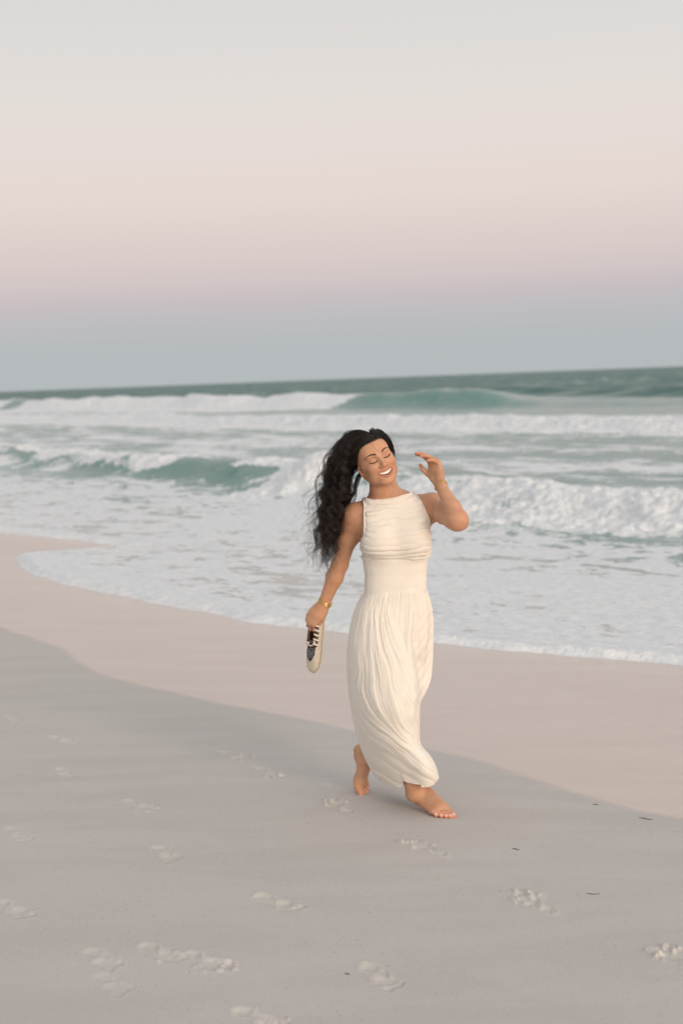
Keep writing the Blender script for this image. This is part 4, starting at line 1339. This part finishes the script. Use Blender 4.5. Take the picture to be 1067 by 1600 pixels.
V, F = join(parts); child(mesh_np("bangle", V, F, gold))
lp, ax = limb_ring(elL, wrL, .925, .0022, 40)
parts = []
for k in range(20):
    c = (lp[2 * k] + lp[(2 * k + 1) % 40]) / 2; tg = unit(lp[(2 * k + 1) % 40] - lp[2 * k - 1]); nr = unit(c - lp.mean(0))
    up_ = np.cross(tg, nr)
    th = np.linspace(0, 2 * math.pi, 12, endpoint=False)
    w1, w2 = (.0048, .0034)
    loop = c + np.cos(th)[:, None] * tg * w1 + np.sin(th)[:, None] * (up_ if k % 2 == 0 else (up_ * .6 + nr * .8)) * w2
    parts.append(closed_tube(loop, .0010, 6))
V, F = join(parts); child(mesh_np("chain_bracelet", V, F, gold))
f3 = lh[2]
c = f3[0] * .45 + f3[1] * .55; ax = unit(f3[1] - f3[0])
V1, F1 = closed_tube(ring_at(c, ax, .0088, np.array([.3, 1, .2]), 28), .0016)
nr = unit(np.array([-.3, -1, .1]) - ax * (ax @ np.array([-.3, -1, .1])))
V2, F2 = closed_tube(ring_at(c + nr * .0098, nr, .0025, ax, 12), .0022)
V, F = join([(V1, F1), (V2, F2)]); child(mesh_np("finger_ring", V, F, gold))
eb = hl(-.0745, -.003, -.047)
V1, F1 = closed_tube(ring_at(eb + hf * .004, hf * .5 + hx, .0048, hu, 20), .0014)
V2, F2 = closed_tube(ring_at(eb + hf * .004 - hu * .0075, hx, .0018, hu, 10), .0016)
V, F = join([(V1, F1), (V2, F2)]); child(mesh_np("earring", V, F, gold))
# ---------------------------------------------------------------- the shoe hanging from her right hand, toe down
A0, A1 = px(496, 966, 6.055), px(487.5, 1051, 6.030)
ax_ = unit(A1 - A0); upS = np.array([-.95, -.75, .0]); upS = unit(upS - ax_ * (upS @ ax_)); sdS = np.cross(ax_, upS)
LS = np.linalg.norm(A1 - A0)
canvas = plain("cream_canvas", (.56, .50, .40), .85, .2)
leather = plain("brown_leather", (.085, .034, .017), .45, .45)
rubber = plain("pale_rubber", (.62, .56, .44), .6, .3)
lace_m = plain("cream_cord", (.70, .66, .57), .8, .2)
print_m, nt, b = new_mat("printed_lining")
tcn = nt.add('ShaderNodeTexCoord')
vo = nt.add('ShaderNodeTexVoronoi'); vo.inputs['Scale'].default_value = 70; nt.link(tcn.outputs['Object'], vo.inputs['Vector'])
nt.link(nt.ramp(nt.noise(tcn.outputs['Object'], 75, 2, .5, 1.5), [(.38, (.03, .035, .06, 1)), (.47, (.35, .34, .38, 1)), (.55, (.46, .45, .47, 1)), (.64, (.06, .06, .09, 1))]), b.inputs['Base Color'])
b.inputs['Roughness'].default_value = .7
tS = np.linspace(0, 1, 60)
halfw = np.interp(tS, [0, .03, .1, .25, .45, .62, .78, .9, .97, 1], [.010, .020, .027, .030, .031, .037, .039, .033, .020, .003])
depth = np.interp(tS, [0, .03, .1, .25, .45, .62, .78, .9, .97, 1], [.030, .045, .052, .052, .050, .046, .038, .028, .017, .004])
# how far the sides climb before the opening: 180 = closed over the toe
opn = np.interp(tS, [0, .06, .2, .45, .66, .76, .80, 1], [150, 128, 118, 120, 138, 165, 180, 180])
def shoe_pt(t_i, phi, inset=0.0):
    w_, d_ = halfw[t_i], depth[t_i]
    # phi = 0 at the sole's middle, +-180 at the top of the toe
    c, s_ = np.cos(phi), np.sin(phi)
    x = (w_ - inset) * np.sign(s_) * np.abs(s_) ** .75
    zz_ = -(d_ * .5 - inset) * np.sign(c) * np.abs(c) ** .8
    return A0 + ax_ * (tS[t_i] * LS) + sdS * x + upS * zz_
shoe = bpy.data.objects.new("shoe", None); SC.collection.objects.link(shoe)
SH0 = (A0 + A1) / 2; shoe.location = SH0
tag(shoe, "cream canvas slip-on shoe with a brown leather collar hanging toe down from her hand", "shoe")
def schild(o):
    o.parent = shoe; o.matrix_parent_inverse = Matrix.Translation(-Vector(SH0)); return o
nP = 49
def shell(inset):
    V = []
    for i in range(60):
        for ph in np.linspace(-1, 1, nP) * math.radians(opn[i]):
            V.append(shoe_pt(i, ph, inset))
    return np.array(V)
up_ = schild(mesh_np("upper", shell(0), grid_faces(60, nP), canvas))
sl_ = shell(.0022).reshape(60, nP, 3)
schild(mesh_np("lining", sl_[25:].reshape(-1, 3), grid_faces(35, nP)[:, ::-1], print_m))
schild(mesh_np("heel_lining", sl_[:26].reshape(-1, 3), grid_faces(26, nP)[:, ::-1], leather))
V = []
for i in range(60):
    for ph in np.linspace(-1, 1, 21) * math.radians(58):
        p_ = shoe_pt(i, ph); V.append(p_ - upS * .004 + sdS * np.sign(ph) * .0015 * min(1, abs(ph) * 2))
so = schild(mesh_np("sole", np.array(V), grid_faces(60, 21)[:, ::-1], rubber))
md = so.modifiers.new("thick", 'SOLIDIFY'); md.thickness = .006; md.offset = 0
# leather collar round the upper half of the opening, cord laced through it
n_ = 30
eL = np.array([shoe_pt(i, -math.radians(opn[i])) for i in range(0, n_)]); eR = np.array([shoe_pt(i, math.radians(opn[i])) for i in range(0, n_)])
heel_arc = [shoe_pt(0, math.radians(a)) for a in (-150, -170, 170, 150)]
tie = [eR[-1], (eR[-1] + eL[-1]) / 2 + ax_ * .006 + upS * .002, eL[-1]]
loop = np.concatenate([eR[::3], [tie[1]], eL[::-3]])
cl = catmull(np.concatenate([loop, loop[:1]]), 121)[:-1]
V, F = closed_tube(cl + upS * .001, .0072, 10)
schild(mesh_np("collar", V, F, leather))
parts = []
for k, i in enumerate((7, 12, 17, 22, 27)):
    for e_, s_ in ((eR, 1), (eL, -1)):
        if s_ > 0 and k not in (4,): continue
        c = e_[i]; tg = unit(e_[i + 1] - e_[i - 1]); o_ = sdS * s_
        pl_ = [c - o_ * .010 - upS * .002, c - o_ * .008 + upS * .0085, c + o_ * .002 + upS * .0108 + tg * .002, c + o_ * .008 + upS * .003 + tg * .004, c + o_ * .007 - upS * .006 + tg * .005]
        parts.append(tubes(catmull(np.array(pl_), 16)[None], np.full((1, 16), .0040), 7))
pl_ = [eR[27] - sdS * .004 + upS * .008, (eR[-1] + eL[-1]) / 2 + upS * .010 + ax_ * .004, eL[27] + upS * .006, eL[27] + sdS * .006 + upS * .012 - ax_ * .012]
parts.append(tubes(catmull(np.array(pl_), 24)[None], np.full((1, 24), .0028), 7))
V, F = join(parts); schild(mesh_np("lace", V, F, lace_m))
# raised seam round the toe
i_ = 47
sm_ = np.array([shoe_pt(min(59, int(i_ + 9 * math.cos(a_ / 2.1))), math.radians(180) + a_ * .75) for a_ in np.linspace(-1.6, 1.6, 24)])
V, F = tubes(catmull(sm_, 60)[None] + upS * .0006, np.full((1, 60), .0016), 6)
schild(mesh_np("toe_seam", V, F, rubber))

# ---------------------------------------------------------------- scraps of driftwood and weed on the sand
def sand_z(x, y):
    s_ = x * NS[0] + y * NS[1]
    dg = bpy.context.evaluated_depsgraph_get()
    hit, loc_, *_ = sand.ray_cast(Vector((x, y, 2)), Vector((0, 0, -1)))
    return loc_.z if hit else float(sand_profile(np.array(s_)))
twig_m = plain("dark_driftwood", (.10, .08, .065), .9, .1)
weed_m = plain("dried_seaweed", (.10, .075, .05), .8, .2)
def twig(name, x, y, L, ang, label, cat, mat, seed, r=.0022, fork=True):
    g = np.random.default_rng(seed)
    d = np.array([math.cos(ang), math.sin(ang)])
    n = np.array([-d[1], d[0]])
    pts = []
    for k, u in enumerate(np.linspace(-.5, .5, 7)):
        q_ = np.array([x, y]) + d * u * L + n * g.normal() * L * .05
        pts.append([q_[0], q_[1], sand_z(*q_) + r * .7 + .002 * g.random()])
    parts = [tubes(catmull(np.array(pts), 28)[None], (r * (1 - .6 * np.abs(np.linspace(-1, 1, 28)) ** 3) * (1 + .25 * g.normal(size=28) * .5))[None], 6)]
    if fork:
        for q0, s_ in ((2, 1), (4, -1)):
            p0 = np.array(pts[q0]); p1 = p0 + np.array([*(d * L * .12 + n * s_ * L * .16), .003]); p1[2] = sand_z(p1[0], p1[1]) + r
            parts.append(tubes(catmull(np.array([p0, (p0 + p1) / 2 + [0, 0, .002], p1]), 8)[None], np.linspace(r * .7, r * .3, 8)[None], 5))
    V, F = join(parts)
    o = mesh_np(name, V, F, mat)
    tag(o, label, cat, "scraps washed up on the sand")
twig("twig", 1.20, 5.70, .060, -.5, "dark forked twig at the edge of the wet sand near the right side", "twig", twig_m, 1, .0015)
twig("twig", .615, 5.28, .034, -.7, "short dark twig on the grey sand to the right of her front foot", "twig", twig_m, 2, .0014, False)
twig("seaweed_strand", .82, 4.78, .046, -.1, "thin brown seaweed strand on the grey sand at the right", "seaweed", weed_m, 3, .0011, False)
twig("seaweed_strand", 1.035, 5.92, .024, -.2, "tiny pale brown seaweed scrap up and left of the forked twig", "seaweed", weed_m, 4, .0014, False)
twig("twig", -.035, 4.15, .018, -.6, "tiny dark wood chip left of the footprint at the bottom centre", "twig", twig_m, 5, .0014, False)
